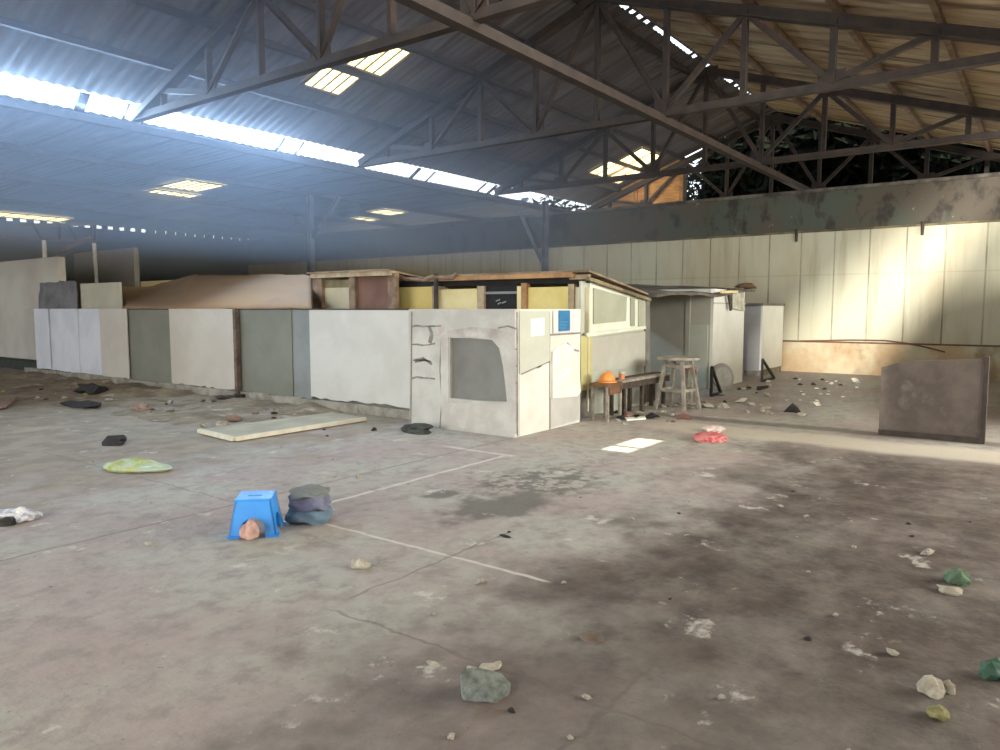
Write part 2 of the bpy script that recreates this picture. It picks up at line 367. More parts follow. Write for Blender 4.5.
for i, u in enumerate((797, 923)):
    p = onX(u, 215, WX-.05); tag(MB().tube((WX-.025, p.y, 3.30), (WX-.03, p.y, 3.62), .03, .045, 8).build('rain_spout', STEEL), ('short dark pipe stub at the beige wall top, %s of the two' % ('left', 'right')[i]), 'pipe')
# back wall of the far bay, with the toothed gap under its eaves
bw = MB(); bw.b2((6, 28.4, 0), (23.2, 28.55, 4.56))
x = 9.0
while x < 23:
    bw.b2((x, 28.4, 4.56), (x+(.2 if x < 15 else .33), 28.5, 4.68)); x += .42
struct(bw.build('wall_back', M('dark_block_wall', (46, 46, 52), (30, 30, 36), .6, .9)))
struct(MB().b2((-9, -7.15, 0), (WX, -7, 4.5)).build('wall_near', M('near_wall', (150, 140, 118), (120, 110, 92), 1)))
# pale building face at the far left
struct(MB().b2((8.75, 20.75, .0), (8.95, 28.4, 2.95)).b2((8.68, 20.75, 0), (8.75, 28.4, 1.62)).build('wall_left', M('pale_render', (196, 190, 176), (180, 172, 160), .7, .9)))
struct(MB().b2((11.0, 21.2, .0), (11.15, 24.9, 3.35)).build('wall_left_inner', M('grey_render', (142, 136, 126), (126, 120, 112), .7, .9)))
# light eaves frame at far left: white posts carrying small dark truss
def post(u, v0, v1, X, label, tilt=0):
    p = onX(u, v0, X); q = onX(u, v1, X); r = .055
    t = empty('roof_post', (p.x, p.y, 0), label, 'post', 'white posts at the far left')
    MB().tube((p.x, p.y+tilt, 0), (p.x, p.y, p.z), r, r, 10).build('shaft', M('white_paint', (242, 240, 232), (222, 218, 206), 3), t)
    MB().b2((p.x-.1, p.y-.1, p.z), (p.x+.1, p.y+.1, p.z+.03)).build('cap_plate', STEEL, t)
    return p
pa = post(94, 243, 298, 10.9, 'slim white post standing before the grey rendered wall', -.15)
pb = post(44, 240, 262, 9.7, 'slim white post above the pale rendered wall')
t = empty('eaves_frame', (pa.x, pa.y, pa.z), 'light steel eaves frame resting on the slim white posts', 'frame')
a1, b1 = pa+Vector((0, 0, .07)), pb+Vector((0, 0, .04))
MB().angle(a1+(a1-b1)*.1, b1-(a1-b1)*1.1, .09).build('bottom_rail', STEEL2, t)
MB().angle(a1+Vector((0, 0, .5)), a1+(b1-a1)*1.5+Vector((0, 0, .35)), .08).build('top_rail', STEEL2, t)
for k in range(4):
    c = a1+(b1-a1)*(k*.35); MB().angle(c, c+Vector((0, 0, .45))+(b1-a1)*(.17 if k % 2 else -.02), .06).build('web_brace', STEEL, t)
MB().angle(onX(55, 254, 10.2), onX(92, 237, 10.9), .12).build('knee_brace', STEEL2, t)

# columns with forked braces
CS = M('column_steel', (104, 104, 112), (80, 78, 84), 3, .7)
def column(x, y, ztop, znode, sp, label, arms=(-1, 1), w=.16):
    t = empty('roof_column', (x, y, 0), label, 'column')
    MB().b2((x-w/2, y-w/2, 0), (x+w/2, y-w/2+.02, ztop)).b2((x-w/2, y+w/2-.02, 0), (x+w/2, y+w/2, ztop)).b2((x-.01, y-w/2, 0), (x+.01, y+w/2, ztop)).build('shaft', CS, t)
    MB().b2((x-.2, y-.2, 0), (x+.2, y+.2, .03)).build('base_plate', CS, t)
    for s in arms: MB().angle((x, y, znode), (x, y+sp*s, ztop-.12), .09).build('brace', CS, t)
    return t
column(14.0, 17.1, 4.80, 3.6, 1.25, 'hazy grey steel column with a fork of two braces in the far bay')
column(19.45, 12.66, 4.9, 2.85, 1.0, 'dark steel column against the beige wall, one brace leaning left', (1,))

# tan boarding and trees beyond the end wall
ys = (onX(594, 200, 23.05).y, onX(682, 200, 23.05).y)
bo = empty('board_wall', (23.05, sum(ys)/2, 4.0), 'tan timber boarding glowing under the skylight above the end wall', 'boarding')
MB().prism([(23.02, ys[1], 4.2), (23.02, ys[0], 4.2), (23.02, ys[0], zl(ys[0])-.03), (23.02, ys[1], zl(ys[1])-.03)], (.06, 0, 0)).build('boards', M('tan_boards', (176, 132, 80), (142, 98, 56), 2, .8, stretch=(1, 1, 6)), bo)
for y in (ys[0], sum(ys)/2, ys[1]): MB().b2((22.95, y-.06, 4.2), (23.03, y+.06, zl(y)-.08)).build('batten', M('batten_wood', (150, 110, 64), (112, 78, 46), 5), bo)
LEAF = M('dark_leaf', (22, 26, 18), (10, 12, 9), 2, 1.0, bump=0); LEAF.node_tree.nodes['Principled BSDF'].inputs['Specular IOR Level'].default_value = .05
BARK = M('dark_bark', (40, 32, 26), (26, 20, 16), 5, .9)
def tree(x, y, h, rx, ry, rz, n, size, label, seed, cz=None, core=True):
    rg = random.Random(seed); cz = cz or h-rz
    t = empty('tree', (x, y, 0), label, 'tree')
    tr = MB(); tr.tube((x, y, 0), (x+.1, y, cz), .24, .12, 10)
    for k in range(7):
        a = k*.9; tr.tube((x+.1, y, cz-rz*.5), (x+math.cos(a)*rx*.7, y+math.sin(a)*ry*.7, cz+rz*.3*math.sin(k*2.1)), .08, .02, 6)
    tr.build('trunk', BARK, t)
    mb = MB()
    for k in range(n):
        d = Vector((rg.gauss(0, 1), rg.gauss(0, 1), rg.gauss(0, 1))).normalized(); r = rg.random()**.45
        bumpy = 1+.25*noise.noise(d*2.3+Vector((seed, 0, 0)))
        c = Vector((x+d.x*rx*r*bumpy, y+d.y*ry*r*bumpy, cz+d.z*rz*r*bumpy))
        a = Vector((rg.gauss(0, 1), rg.gauss(0, 1), rg.gauss(0, 1))).normalized(); b = a.orthogonal().normalized(); s = size*rg.uniform(.6, 1.3)
        mb.quad([c-a*s, c-b*s*.45, c+a*s, c+b*s*.45])
    mb.build('foliage', LEAF, t)
tree(27, 6.6, 9.4, 2.4, 3.8, 3.4, 14000, .34, 'black leafy tree seen through the open gable, tallest dark mass', 1)
tree(27.5, 2.6, 8.2, 2.2, 3.2, 2.9, 12000, .34, 'black leafy tree filling the right of the open gable', 2)
tree(26.5, 9.4, 7.4, 1.6, 2.4, 2.2, 2600, .2, 'dark tree between the tan boarding and the tallest tree', 3)
tree(27.5, 14.2, 6.9, 2, 2.6, 2.2, 3000, .15, 'thin leafed tree with sky glints above the left of the end wall', 4)
tree(28.0, 18.5, 6.4, 2, 3.0, 2.0, 6000, .24, 'dark tree behind the end wall beyond the far bay', 5)
tree(27.5, -2.2, 7.2, 2, 3.4, 2.6, 7000, .32, 'dark shrubby tree behind the far right of the end wall', 6)

# ================================================================ PARTITION FENCE
FX = 7.8
fence = empty('concrete_kerb', (FX, 14, 0), 'low rough concrete kerb carrying the white and grey sheet fence', 'kerb')
def kerb_y(u): return onX(u, 380, FX).y
mb = MB()
yy = 7.12
while yy < 20.6:
    n = yy+.45; mb.b2((FX-.02+.015*random.random(), yy, 0), (FX+.16, min(n, 20.6), .13+.02*random.random())); yy = n
mb.build('kerb', M('rough_kerb', (158, 152, 138), (124, 118, 104), 4, .95, 0, .5, 20), fence)
WHITE = M('white_sheet', (200, 198, 188), (190, 187, 176), 1.2, .6, 0, .05)
WHITE2 = M('cool_white_sheet', (206, 207, 210), (192, 193, 198), 1.2, .6, 0, .05)
CREAM = M('cream_sheet', (192, 184, 170), (182, 173, 158), 1.2, .6, 0, .05)
GREY = M('grey_sheet', (124, 124, 110), (112, 112, 98), 1.0, .7, 0, .08)
GREY2 = M('blue_grey_sheet', (136, 138, 136), (122, 124, 120), 1.0, .7, 0, .08)
EDGE = M('dark_gap_edge', (70, 64, 56), (50, 46, 42), 4)
panels = [  # left px, right px, material, x offset, bottom z, label
 (36, 50, WHITE2, 0, .14, 'narrow bluish white sheet at the far left end of the fence'),
 (50, 64, WHITE2, .03, .14, 'narrow bluish white sheet second from the fence end'),
 (64, 79, WHITE2, 0, .13, 'narrow bluish white sheet third from the fence end'),
 (79, 101, WHITE2, .02, .13, 'bluish white sheet left of the cream one'),
 (101, 128, CREAM, -.02, .13, 'cream white fence sheet beneath the brown tarpaulin left edge'),
 (128, 172, GREY, .03, .12, 'dark grey green fence sheet between the cream and white sheets'),
 (170.5, 235, CREAM, -.03, .15, 'wide creamy white fence sheet with jagged lower edge, left of the thin post'),
 (240, 292, GREY, 0, .13, 'wide dark grey fence sheet right of the thin post'),
 (292, 311, GREY2, .02, .13, 'narrow lighter grey fence sheet beside the large white one'),
 (310, 409, WHITE, -.03, .17, 'largest white fence sheet, next to the block booth'),
]
for (u0, u1, mat, dx, zb, lab) in panels:
    X = FX+.05+dx; y0 = onX(u0, 350, X).y; y1 = onX(u1, 350, X).y
    n = max(4, int(abs(y0-y1)/.12)); rg = random.Random(int(u0))
    out = [(X, y0, 1.6), (X, y1, 1.6+rg.uniform(-.012, .012))]
    for k in range(n+1):
        y = y1+(y0-y1)*k/n; out.append((X, y+(.0 if 0 < k < n else 0), zb+rg.uniform(-.022, .022)))
    t = empty('partition_sheet', (X, (y0+y1)/2, zb), lab, 'sheet panel', 'sheets of the low partition fence')
    MB().prism(out, (.02, 0, 0)).build('sheet', mat, t)
    MB().b2((X-.006, y1, 1.585), (X+.028, y0, 1.605)).build('top_edge', EDGE if mat in (GREY, GREY2, WHITE) else mat, t)
p = onX(237, 350, FX-.02); t = empty('square_post', (p.x, p.y, 0), 'thin brown square post splitting the fence between white and grey sheets', 'post')
MB().b2((p.x-.045, p.y-.045, 0), (p.x+.03, p.y+.035, 1.6)).build('shaft', M('post_wood', (112, 92, 78), (82, 68, 58), 6), t)
MB().b2((p.x-.06, p.y-.2, 0), (p.x+.03, p.y+.05, .1)).build('foot', EDGE, t)

# dirt bank at the fence foot (left), stuff
mb = MB(); bm = mb.bm; nx, ny = 34, 110; g = []
for i in range(nx+1):
    row = []
    for j in range(ny+1):
        x = 5.3+(FX-.03-5.3)*i/nx; y = 8.6+12.2*j/ny
        e = min(1, (i/nx)*1.4)*min(1, j/10)*min(1, (ny-j)/6+.0)
        h = max(0, noise.fractal(Vector((x*.9, y*.9, 0)), 1, 2, 5)*.12+.04)*e
        row.append(bm.verts.new((x, y, -.004+h)))
    g.append(row)
for i in range(nx):
    for j in range(ny): bm.faces.new((g[i][j], g[i+1][j], g[i+1][j+1], g[i][j+1]))
tag(mb.build('dirt_bank', M('bank_dirt', (140, 124, 100), (108, 92, 70), 2.5, .95, 0, .6, 14, c3=(168, 160, 142), s3=3), smooth=True), 'low bank of brown dirt and dust against the foot of the fence', 'dirt', kind='stuff')

# ================================================================ BLOCK BOOTH
BX0, BX1, BY0, BY1, BH = 7.45, 9.05, 5.29, 7.07, 1.6
booth = empty('block_booth', ((BX0+BX1)/2, (BY0+BY1)/2, 0), 'square rendered block booth with a blanked grey window at the shed centre', 'booth')
REND = M('worn_render', (196, 194, 184), (178, 175, 166), 2.2, .9, 0, .3, 14, c3=(184, 160, 154), s3=1.4, lo3=.6, hi3=.75)
REND2 = M('booth_side_render', (222, 221, 210), (206, 205, 192), 1.5, .85, 0, .12, 14)
hole_px = [(450, 338), (470, 338), (492, 340), (499, 348), (503, 366), (507, 402), (480, 401), (450, 398)]
hole = [onX(u, v, BX0) for u, v in hole_px]
MB().prism([(BX0, BY1, 0), (BX0, BY0, 0), (BX0, BY0, BH), (BX0, BY1, BH)], (.12, 0, 0), [hole]).build('front_wall', REND, booth)
MB().b2((BX0+.12, BY0, 0), (BX1, BY0+.12, BH)).build('side_wall', REND2, booth)
MB().b2((BX0+.12, BY1-.12, 0), (BX1, BY1, BH)).build('side_wall', REND, booth)
MB().b2((BX1-.12, BY0+.12, 0), (BX1, BY1-.12, BH)).build('rear_wall', REND, booth)
MB().b2((BX0+.12, BY0+.12, BH-.08), (BX1-.12, BY1-.12, BH-.02)).build('roof_slab', GREY, booth)
hy0 = min(p.y for p in hole)-.05; hy1 = max(p.y for p in hole)+.05
wp = MB().b2((BX0+.05, hy0, .35), (BX0+.075, hy1, 1.55)).build('window_blank', M('window_grey', (126, 125, 118), (112, 110, 103), 1.4, .7, 0, .06), booth)
# raised plaster surround round the window
sur_out = [onX(u, v, BX0) for u, v in ((442, 426), (441, 334), (448, 331), (472, 327), (496, 329), (514, 333), (516, 360), (517, 434))]
sur_in = [onX(u, v, BX0) for u, v in ((449, 403), (449, 337), (470, 336.5), (493, 338.5), (500.5, 347), (504.5, 365), (508.5, 404))]
MB().prism(sur_out, (-.012, 0, 0), [sur_in]).build('window_surround', M('patched_plaster', (200, 197, 187), (184, 178, 168), 3, .9, 0, .5, 10, c3=(160, 150, 144), s3=1.1), booth)
CR = M('crack_dark', (148, 140, 132), (122, 114, 106), 9)
def crack(pts, w, plane='X', name='crack'):
    P = [onX(u, v, BX0) if plane == 'X' else onY(u, v, BY0) for u, v in pts]
    mb = MB()
    for k, (a, b) in enumerate(zip(P, P[1:])): mb.bar(a, b, .012, w*(.7+.6*random.random()), (1, 0, 0) if plane == 'Y' else (0, 0, 1))
    return mb.build(name, CR, booth)
for v, u0, u1 in ((326, 411, 446), (344, 411, 440), (361, 413, 432), (378, 411, 440)):
    crack([(u, v+random.uniform(-1.2, 1.2)) for u in range(u0, u1+1, 6)], .022)
crack([(429, 326), (432, 334), (430, 343)], .05); crack([(415, 361), (424, 359), (432, 364)], .045)
crack([(441, 340), (440, 370), (442, 400), (440, 428)], .018); crack([(498, 328), (508, 326), (517, 329)], .02)
crack([(517, 312), (517.5, 436)], .012); crack([(509, 350), (517, 349)], .02); crack([(506, 366), (517, 366)], .02); crack([(508, 385), (517, 383)], .02); crack([(510, 420), (517, 420)], .03)
crack([(412, 312), (411, 425)], .02)
# side face: crack, grey sheet, white plaster blotch, notice, blue sign
crack([(521, 374), (530, 370), (539, 366), (549, 361)], .022, 'Y'); crack([(537, 366.5), (541, 364.5)], .05, 'Y'); crack([(546, 362), (549, 361)], .05, 'Y')
crack([(549.5, 312), (549.5, 432)], .012, 'Y')
crack([(567, 343), (574, 350), (579, 351)], .02, 'Y'); crack([(549, 335), (580, 333)], .02, 'Y')
def sidepoly(pts, off, thick, name, mat, parent):
    P = [onY(u, v, BY0) for u, v in pts]; return MB().prism(P, (0, -thick, 0)).build(name, mat, parent)
sidepoly([(519, 311), (549, 311), (549, 361), (540, 365), (519, 374)], 0, .012, 'upper_panel', M('booth_upper', (196, 198, 182), (186, 188, 172), 1.5), booth)
sidepoly([(550, 398), (579.5, 393), (579.5, 419), (550, 428)], 0, .012, 'lower_panel', M('booth_lower', (196, 194, 186), (180, 178, 170), 1.5), booth)
sidepoly([(551, 352), (556, 346), (564, 343), (571, 347), (574, 355), (573, 366), (578, 374), (579, 392), (576, 396), (566, 397), (551, 398)], 0, .03, 'plaster_patch', M('white_plaster', (234, 232, 220), (222, 214, 200), 4, .9, 0, .6, 12), booth)
nt_ = empty('paper_notice', onY(537, 336, BY0-.02), 'white paper notice on the side of the block booth', 'notice')
P = [onY(u, v, BY0-.012) for u, v in ((530.5, 319), (544, 318), (544, 335), (530.5, 336.5))]
pp_ = MB().prism(P, (0, -.006, 0)).build('sheet', M('paper', (238, 238, 226), (230, 228, 214), 3, .6, bump=0), nt_)
for k in range(5):
    v = 322+k*2.6; a, b = onY(532.5, v, BY0-.019), onY(541.5-(k % 2)*2, v-.1, BY0-.019); MB().bar(a, b, .003, .008, (0, 1, 0)).build('text_line', M('faint_ink', (196, 198, 190), bump=0), pp_)
sg = empty('sign_board', onY(563, 330, BY0-.02), 'small blue sign with faint white lines at the top corner of the booth', 'sign')
P = [onY(u, v, BY0-.01) for u, v in ((553, 311), (575, 310.5), (575, 332), (553, 333))]
MB().prism(P, (0, -.006, 0)).build('backing', M('pale_backing', (206, 206, 204), bump=0), sg)
P = [onY(u, v, BY0-.017) for u, v in ((558.5, 310.5), (569.5, 310.5), (569.5, 330.5), (558.5, 331.5))]
sf_ = MB().prism(P, (0, -.008, 0)).build('face', M('blue_face', (46, 122, 168), (38, 108, 152), 4, .4, bump=0), sg)
for k, v in enumerate((322, 325, 328)):
    MB().bar(onY(560.5, v, BY0-.0265), onY(567.5-k, v, BY0-.0265), .003, .012, (0, 1, 0)).build('text_line', M('pale_ink', (150, 190, 206), bump=0), sf_)

# ================================================================ HUTS BEHIND THE FENCE
WOOD = M('orange_wood', (176, 134, 88), (146, 108, 70), 5, .8, 0, .3)
WOODP = M('pale_wood', (180, 160, 128), (150, 128, 98), 5, .8, 0, .3)
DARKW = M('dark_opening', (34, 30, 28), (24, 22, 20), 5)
YEL = M('yellow_board', (224, 206, 130), (212, 190, 112), 1.5, .7, 0, .1)
CREAMB = M('cream_board', (226, 212, 158), (214, 196, 138), 1.5, .7, 0, .1)
HX = 9.45
hut = empty('yellow_hut', (10.4, 7.3, 0), 'low timber framed hut with yellow boards and side windows behind the booth', 'hut')
def hpan(u0, u1, v0, z0, mat, name, x=HX, th=.03, parent=None):
    y0 = onX(u0, 300, x).y; y1 = onX(u1, 300, x).y; z1 = onX((u0+u1)/2, v0, x).z
    return MB().b2((x, y1, z0), (x+th, y0, z1)).build(name, mat, parent or hut)
hpan(396, 432, 287, .1, YEL, 'wall_board'); hpan(438, 477, 289, .1, CREAMB, 'wall_board'); hpan(527, 568, 287, .1, YEL, 'wall_board')
hpan(432, 438, 286, .1, WOODP, 'stud', HX-.03, .08); hpan(477, 484, 286, .1, WOODP, 'stud', HX-.03, .08); hpan(517, 521, 286, .1, CREAMB, 'stud', HX-.03, .08)
hpan(521, 526.5, 283, .1, WOOD, 'stud', HX-.05, .1); hpan(568, 574, 284, .1, WOODP, 'stud', HX-.04, .09); hpan(574, 589, 287, .1, M('side_cream', (214, 206, 178), (200, 192, 162), 2), 'wall_board')
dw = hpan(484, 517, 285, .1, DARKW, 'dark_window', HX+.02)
hpan(484, 517, 291.5, onX(500, 294, HX).z, GREY2, 'transom', HX-.015, .03, dw)
for (u, v, du) in ((496, 301, 4), (502, 303, 4), (498, 304, 3)): MB().bar(onX(u, v, HX-.005), onX(u+du, v-1.5, HX-.005), .01, .02).build('reflection_scrap', GREY2, dw)
# dark slot under the eaves and the eaves beams
y0 = onX(396, 285, HX).y; y1 = onX(589, 285, HX).y
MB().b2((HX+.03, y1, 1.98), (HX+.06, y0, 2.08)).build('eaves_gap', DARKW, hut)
MB().b2((HX-.12, onX(576, 285, HX).y, 2.06), (HX+.1, onX(428, 285, HX).y, 2.13)).build('eaves_beam', WOOD, hut)
MB().b2((HX-.02, y1, 2.03), (HX+.06, onX(570, 285, HX).y, 2.1)).build('eaves_beam', WOODP, hut)
# roof sheet sloping back
def roof_poly(pts, th, name, mat, parent): return MB().prism(pts, (0, 0, th)).build(name, mat, parent)
roof_poly([(HX-.1, y1-.06, 2.13), (11.3, y1-.06, 1.83), (11.3, y0, 1.86), (HX-.1, onX(430, 285, HX).y, 2.13)], .03, 'roof_sheet', M('hut_roof', (150, 130, 104), (110, 92, 74), 3), hut)
# side wall (plane Y = SYW)
SYW = 5.42
WF = M('white_frame', (222, 224, 206), (208, 210, 190), 2, .7)
def syp(pts, th, name, mat, dy=0, parent=None):
    return MB().prism([onY(u, v, SYW+dy) for u, v in pts], (0, th, 0)).build(name, mat, parent or hut)
syp([(581, 281), (590, 279.5), (647, 299), (647, 407), (581, 416)], .03, 'side_wall', M('side_board', (184, 188, 172), (172, 174, 156), 1.5, .7), .03)
wf_ = syp([(590, 280), (592, 280), (646, 299), (646, 329), (592, 336), (590, 336)], .03, 'window_frame', WF, 0)
syp([(594, 288), (627, 297), (626, 321), (594, 324)], .02, 'window_pane', M('dusty_pane', (172, 174, 152), (160, 162, 140), 2, .35, bump=0), -.02, wf_)
syp([(631, 297), (635, 298), (635, 326), (631, 326)], .02, 'window_pane', M('dusty_pane2', (150, 152, 132), bump=0), -.02, wf_)
syp([(639, 300), (645, 302), (645, 329), (639, 329)], .02, 'window_pane', M('dusty_pane', (0, 0, 0)), -.02, wf_)
syp([(587, 333), (646, 326), (646, 329), (587, 337)], .04, 'sill_rail', WF, -.05)
syp([(592, 338), (646, 331), (646, 366), (592, 372)], .02, 'lower_panel', M('lower_grey', (184, 184, 170), (176, 172, 158), 2), 0)
syp([(581, 336), (592, 336), (592, 389), (581, 391)], .03, 'corner_post', M('ochre_post', (196, 190, 132), (184, 176, 118), 2), -.02)
syp([(581, 391), (592, 389), (592, 415), (581, 418)], .03, 'post_foot', M('foot_dark', (122, 116, 106), (96, 90, 82), 6), -.01)
syp([(646, 297), (650, 298), (650, 404), (646, 405)], .05, 'rear_post', M('grey_stud', (132, 130, 120), (112, 108, 98), 3), -.01)
MB().bar(onY(588, 278.5, SYW-.07), onY(650, 300, SYW-.07), .05, .05).build('verge_board', M('verge', (150, 134, 100), (96, 84, 64), 4), hut)

# recess and white booth with sagging dark roof
rec = empty('lean_to', (15.2, 6.2, 0), 'grey and white lean-to with sagging dark roof beyond the bench', 'lean-to')
LX = 14.4; ly = lambda u: onX(u, 340, LX).y
MB().b2((LX, 5.44, 0), (LX+.06, ly(646), 2.0)).build('grey_wall', M('recess_grey', (190, 186, 168), (178, 174, 156), 1.2), rec)
MB().b2((LX-.03, ly(686), 0), (LX, ly(650)-.0, 1.88)).build('grey_door', M('recess_door', (176, 173, 156), (164, 161, 144), 1.2), rec)
MB().b2((LX-.05, ly(690), 0), (LX, ly(686), 1.9)).build('jamb', M('jamb', (184, 182, 166), (168, 166, 150), 2), rec)
MB().b2((LX-.035, ly(708), 0), (LX, ly(690), 1.28)).build('pale_panel', M('recess_pale', (194, 198, 182), (184, 188, 170), 1.2), rec)
MB().b2((LX, 5.38, 0), (16.25, 5.44, 2.0)).build('white_front', M('bright_white', (236, 236, 226), (226, 226, 214), 1.2, .6, 0, .04), rec)
MB().b2((LX-.02, 5.365, 1.70), (16.28, 5.38, 1.73)).build('joint_strip', M('jointgrey', (190, 188, 178)), rec)
MB().b2((16.2, 5.44, 0), (16.25, 7.4, 1.95)).build('side_wall', M('recess_grey', (0, 0, 0)), rec)
# roof: rumpled dark sheet
pts = []
mb = MB(); bm = mb.bm; nx, ny = 26, 14; g = []
for i in range(nx+1):
    row = []
    for j in range(ny+1):
        x = 11.38+(16.4-11.38)*i/nx; y = 5.2+3.0*j/ny
        z = 1.83+.07*i/nx*2.6+(.1*math.sin(i*.35))*.35+.03*noise.noise(Vector((x*2, y*2, 0)))+.012*j
        row.append((x, y, z))
    g.append(row)
for sgn in (0, -.05):
    vv = [[bm.verts.new((p[0], p[1], p[2]+sgn)) for p in row] for row in g]
    for i in range(nx):
        for j in range(ny): bm.faces.new((vv[i][j], vv[i+1][j], vv[i+1][j+1], vv[i][j+1]))
    if sgn == 0: top_ = vv
    else:
        for i in range(nx): bm.faces.new((top_[i][0], top_[i+1][0], vv[i+1][0], vv[i][0]))
        for j in range(ny): bm.faces.new((top_[0][j], top_[0][j+1], vv[0][j+1], vv[0][j]))
mb.build('roof_sheet', M('tarry_roof', (112, 104, 90), (76, 68, 60), 2.5, .9, 0, .5), rec)
MB().rock((16.25, 5.35, 2.09), (.5, .4, .16), 2, .4, 4).build('roof_debris', M('brown_debris', (110, 84, 58), (80, 60, 44), 6), rec)
MB().bar(onY(728, 289, 5.3), onY(731, 310, 5.3), .09, .04, (0, 1, 0)).build('hanging_strip', M('hang_dark', (70, 66, 58)), rec)
MB().prism([onY(u, v, 5.33) for u, v in ((733, 290), (744, 288), (745, 311), (738, 310), (733, 308))], (0, .02, 0)).build('hanging_scrap', M('scrap_pale', (206, 206, 186), (170, 166, 146), 6), rec)
MB().bar((14.2, 5.16, 1.93), (15.1, 5.16, 1.95), .05, .05).build('pale_eaves_scrap', CREAMB, rec)

# white cabinet booth against the wall
cb = empty('white_kiosk', (18.6, 5.2, 0), 'small bright white kiosk with grey left side against the beige wall', 'kiosk')
KX = 17.9
ky = onX(760, 340, KX).y; ky2 = onX(745, 340, KX).y
k1 = onY(781, 340, ky).x
MB().b2((KX, ky, .12), (KX+.05, ky2+.1, 1.68)).build('grey_side', M('kiosk_grey', (176, 175, 174), (166, 165, 166), 1.5), cb)
MB().b2((KX, ky-.04, .14), (k1, ky, 1.68)).build('white_front', M('bright_white', (0, 0, 0)), cb)
MB().b2((k1-.05, ky, .12), (k1, ky2, 1.66)).build('rear_side', M('kiosk_grey', (0, 0, 0)), cb)
MB().b2((KX-.05, ky-.06, 1.68), (k1+.05, ky2+.1, 1.74)).build('top_board', M('kiosk_top', (130, 124, 110), (104, 98, 86), 3), cb)
MB().b2((KX+.02, ky-.02, 0), (k1-.02, ky2, .13)).build('plinth', M('rough_kerb', (0, 0, 0)), cb)

# post-and-board shack behind the large white sheet
sh = empty('board_shack', (9.1, 10.1, 0), 'open timber frame shack with brown and pale boards above the large white sheet', 'shack')
SX = 9.0
def span(u0, u1, z0, z1, mat, name, x=SX, th=.05, parent=sh):
    return MB().b2((x, onX(u1, 300, x).y, z0), (x+th, onX(u0, 300, x).y, z1)).build(name, mat, parent)
FRM = M('shack_wood', (142, 118, 94), (108, 88, 70), 6, .85, 0, .3)
span(313, 322, 0, 2.18, FRM, 'post', SX-.04, .1); span(349, 355, 0, 2.16, FRM, 'post', SX-.04, .1); span(388, 395, 0, 2.2, FRM, 'post', SX-.04, .1)
span(311, 391, 2.16, 2.24, WOODP, 'head_beam', SX-.08, .12)
span(323, 349, 0, 1.98, M('shack_pale', (190, 178, 146), (180, 166, 134), 2), 'board', SX+.03); span(323, 349, 1.98, 2.12, M('shack_olive', (130, 118, 84), (110, 98, 70), 3), 'board', SX+.03)
span(355, 388, 0, 2.16, M('shack_brown', (120, 88, 72), (104, 74, 60), 2), 'board', SX+.03)
roof_poly([(SX-.1, onX(391, 290, SX).y, 2.24), (SX-.1, onX(311, 290, SX).y, 2.24), (11.2, 11.6, 2.1), (11.2, 9.6, 2.1)], .03, 'roof_sheet', M('hut_roof', (0, 0, 0)), sh)
rg = random.Random(5)
pl = tag(MB().path([onX(u, v, 9.3) for u, v in ((392, 273), (405, 279), (425, 280), (432, 277), (452, 278), (456, 274))], .035, 7).build('roof_pole', FRM), 'crooked weathered pole lying along the hut roof edge', 'pole')
MB_ = empty('upright_rod', onX(436, 300, 9.3), 'thin dark upright rod poking above the booth roof', 'rod')
MB().bar(onX(436, 310, 9.3), onX(436, 273, 9.3), .06, .05).build('shaft', EDGE, MB_)

# brown tarpaulin roof, left
mb = MB(); bm = mb.bm; nx, ny = 46, 16; g = []
for i in range(nx+1):
    row = []
    for j in range(ny+1):
        u = 122.5+(311.5-122.5)*i/nx; xf = 8.15; xb = 9.9; x = xf+(xb-xf)*j/ny
        yf = onX(u, 300, xf).y
        vt = 287-(287-275)*min(1, max(0, (u-150)/45)) if u < 195 else 275+(.0 if u < 300 else (u-300)*.1)
        zt = onX(u, vt, xb).z
        z = 1.60+(zt-1.60)*(j/ny)**.8+.035*noise.noise(Vector((u*.05, j*.3, 0)))+.02*noise.noise(Vector((u*.2, j*.5, 2)))
        row.append(bm.verts.new((x, yf+(onX(u, 300, xb).y-yf)*j/ny, z)))
    g.append(row)
for i in range(nx):
    for j in range(ny): bm.faces.new((g[i][j], g[i+1][j], g[i+1][j+1], g[i][j+1]))
tp = mb.build('tarpaulin', M('brown_tarp', (140, 118, 98), (158, 124, 88), .25, .8, 0, .25, 6, c3=(138, 112, 92), s3=.5), smooth=True)
md = tp.modifiers.new('thick', 'SOLIDIFY'); md.thickness = .015
tag(tp, 'brown tarpaulin stretched sloping behind the left half of the fence', 'tarpaulin')
for k, u in enumerate((124, 200, 300)):
    y = onX(u, 300, 8.3).y
    tag(MB().b2((8.28, y-.04, 0), (8.36, y+.04, 1.56)).build('prop_post', FRM), 'timber prop under the brown tarpaulin, hidden behind the fence', 'post', 'props under the tarpaulin')
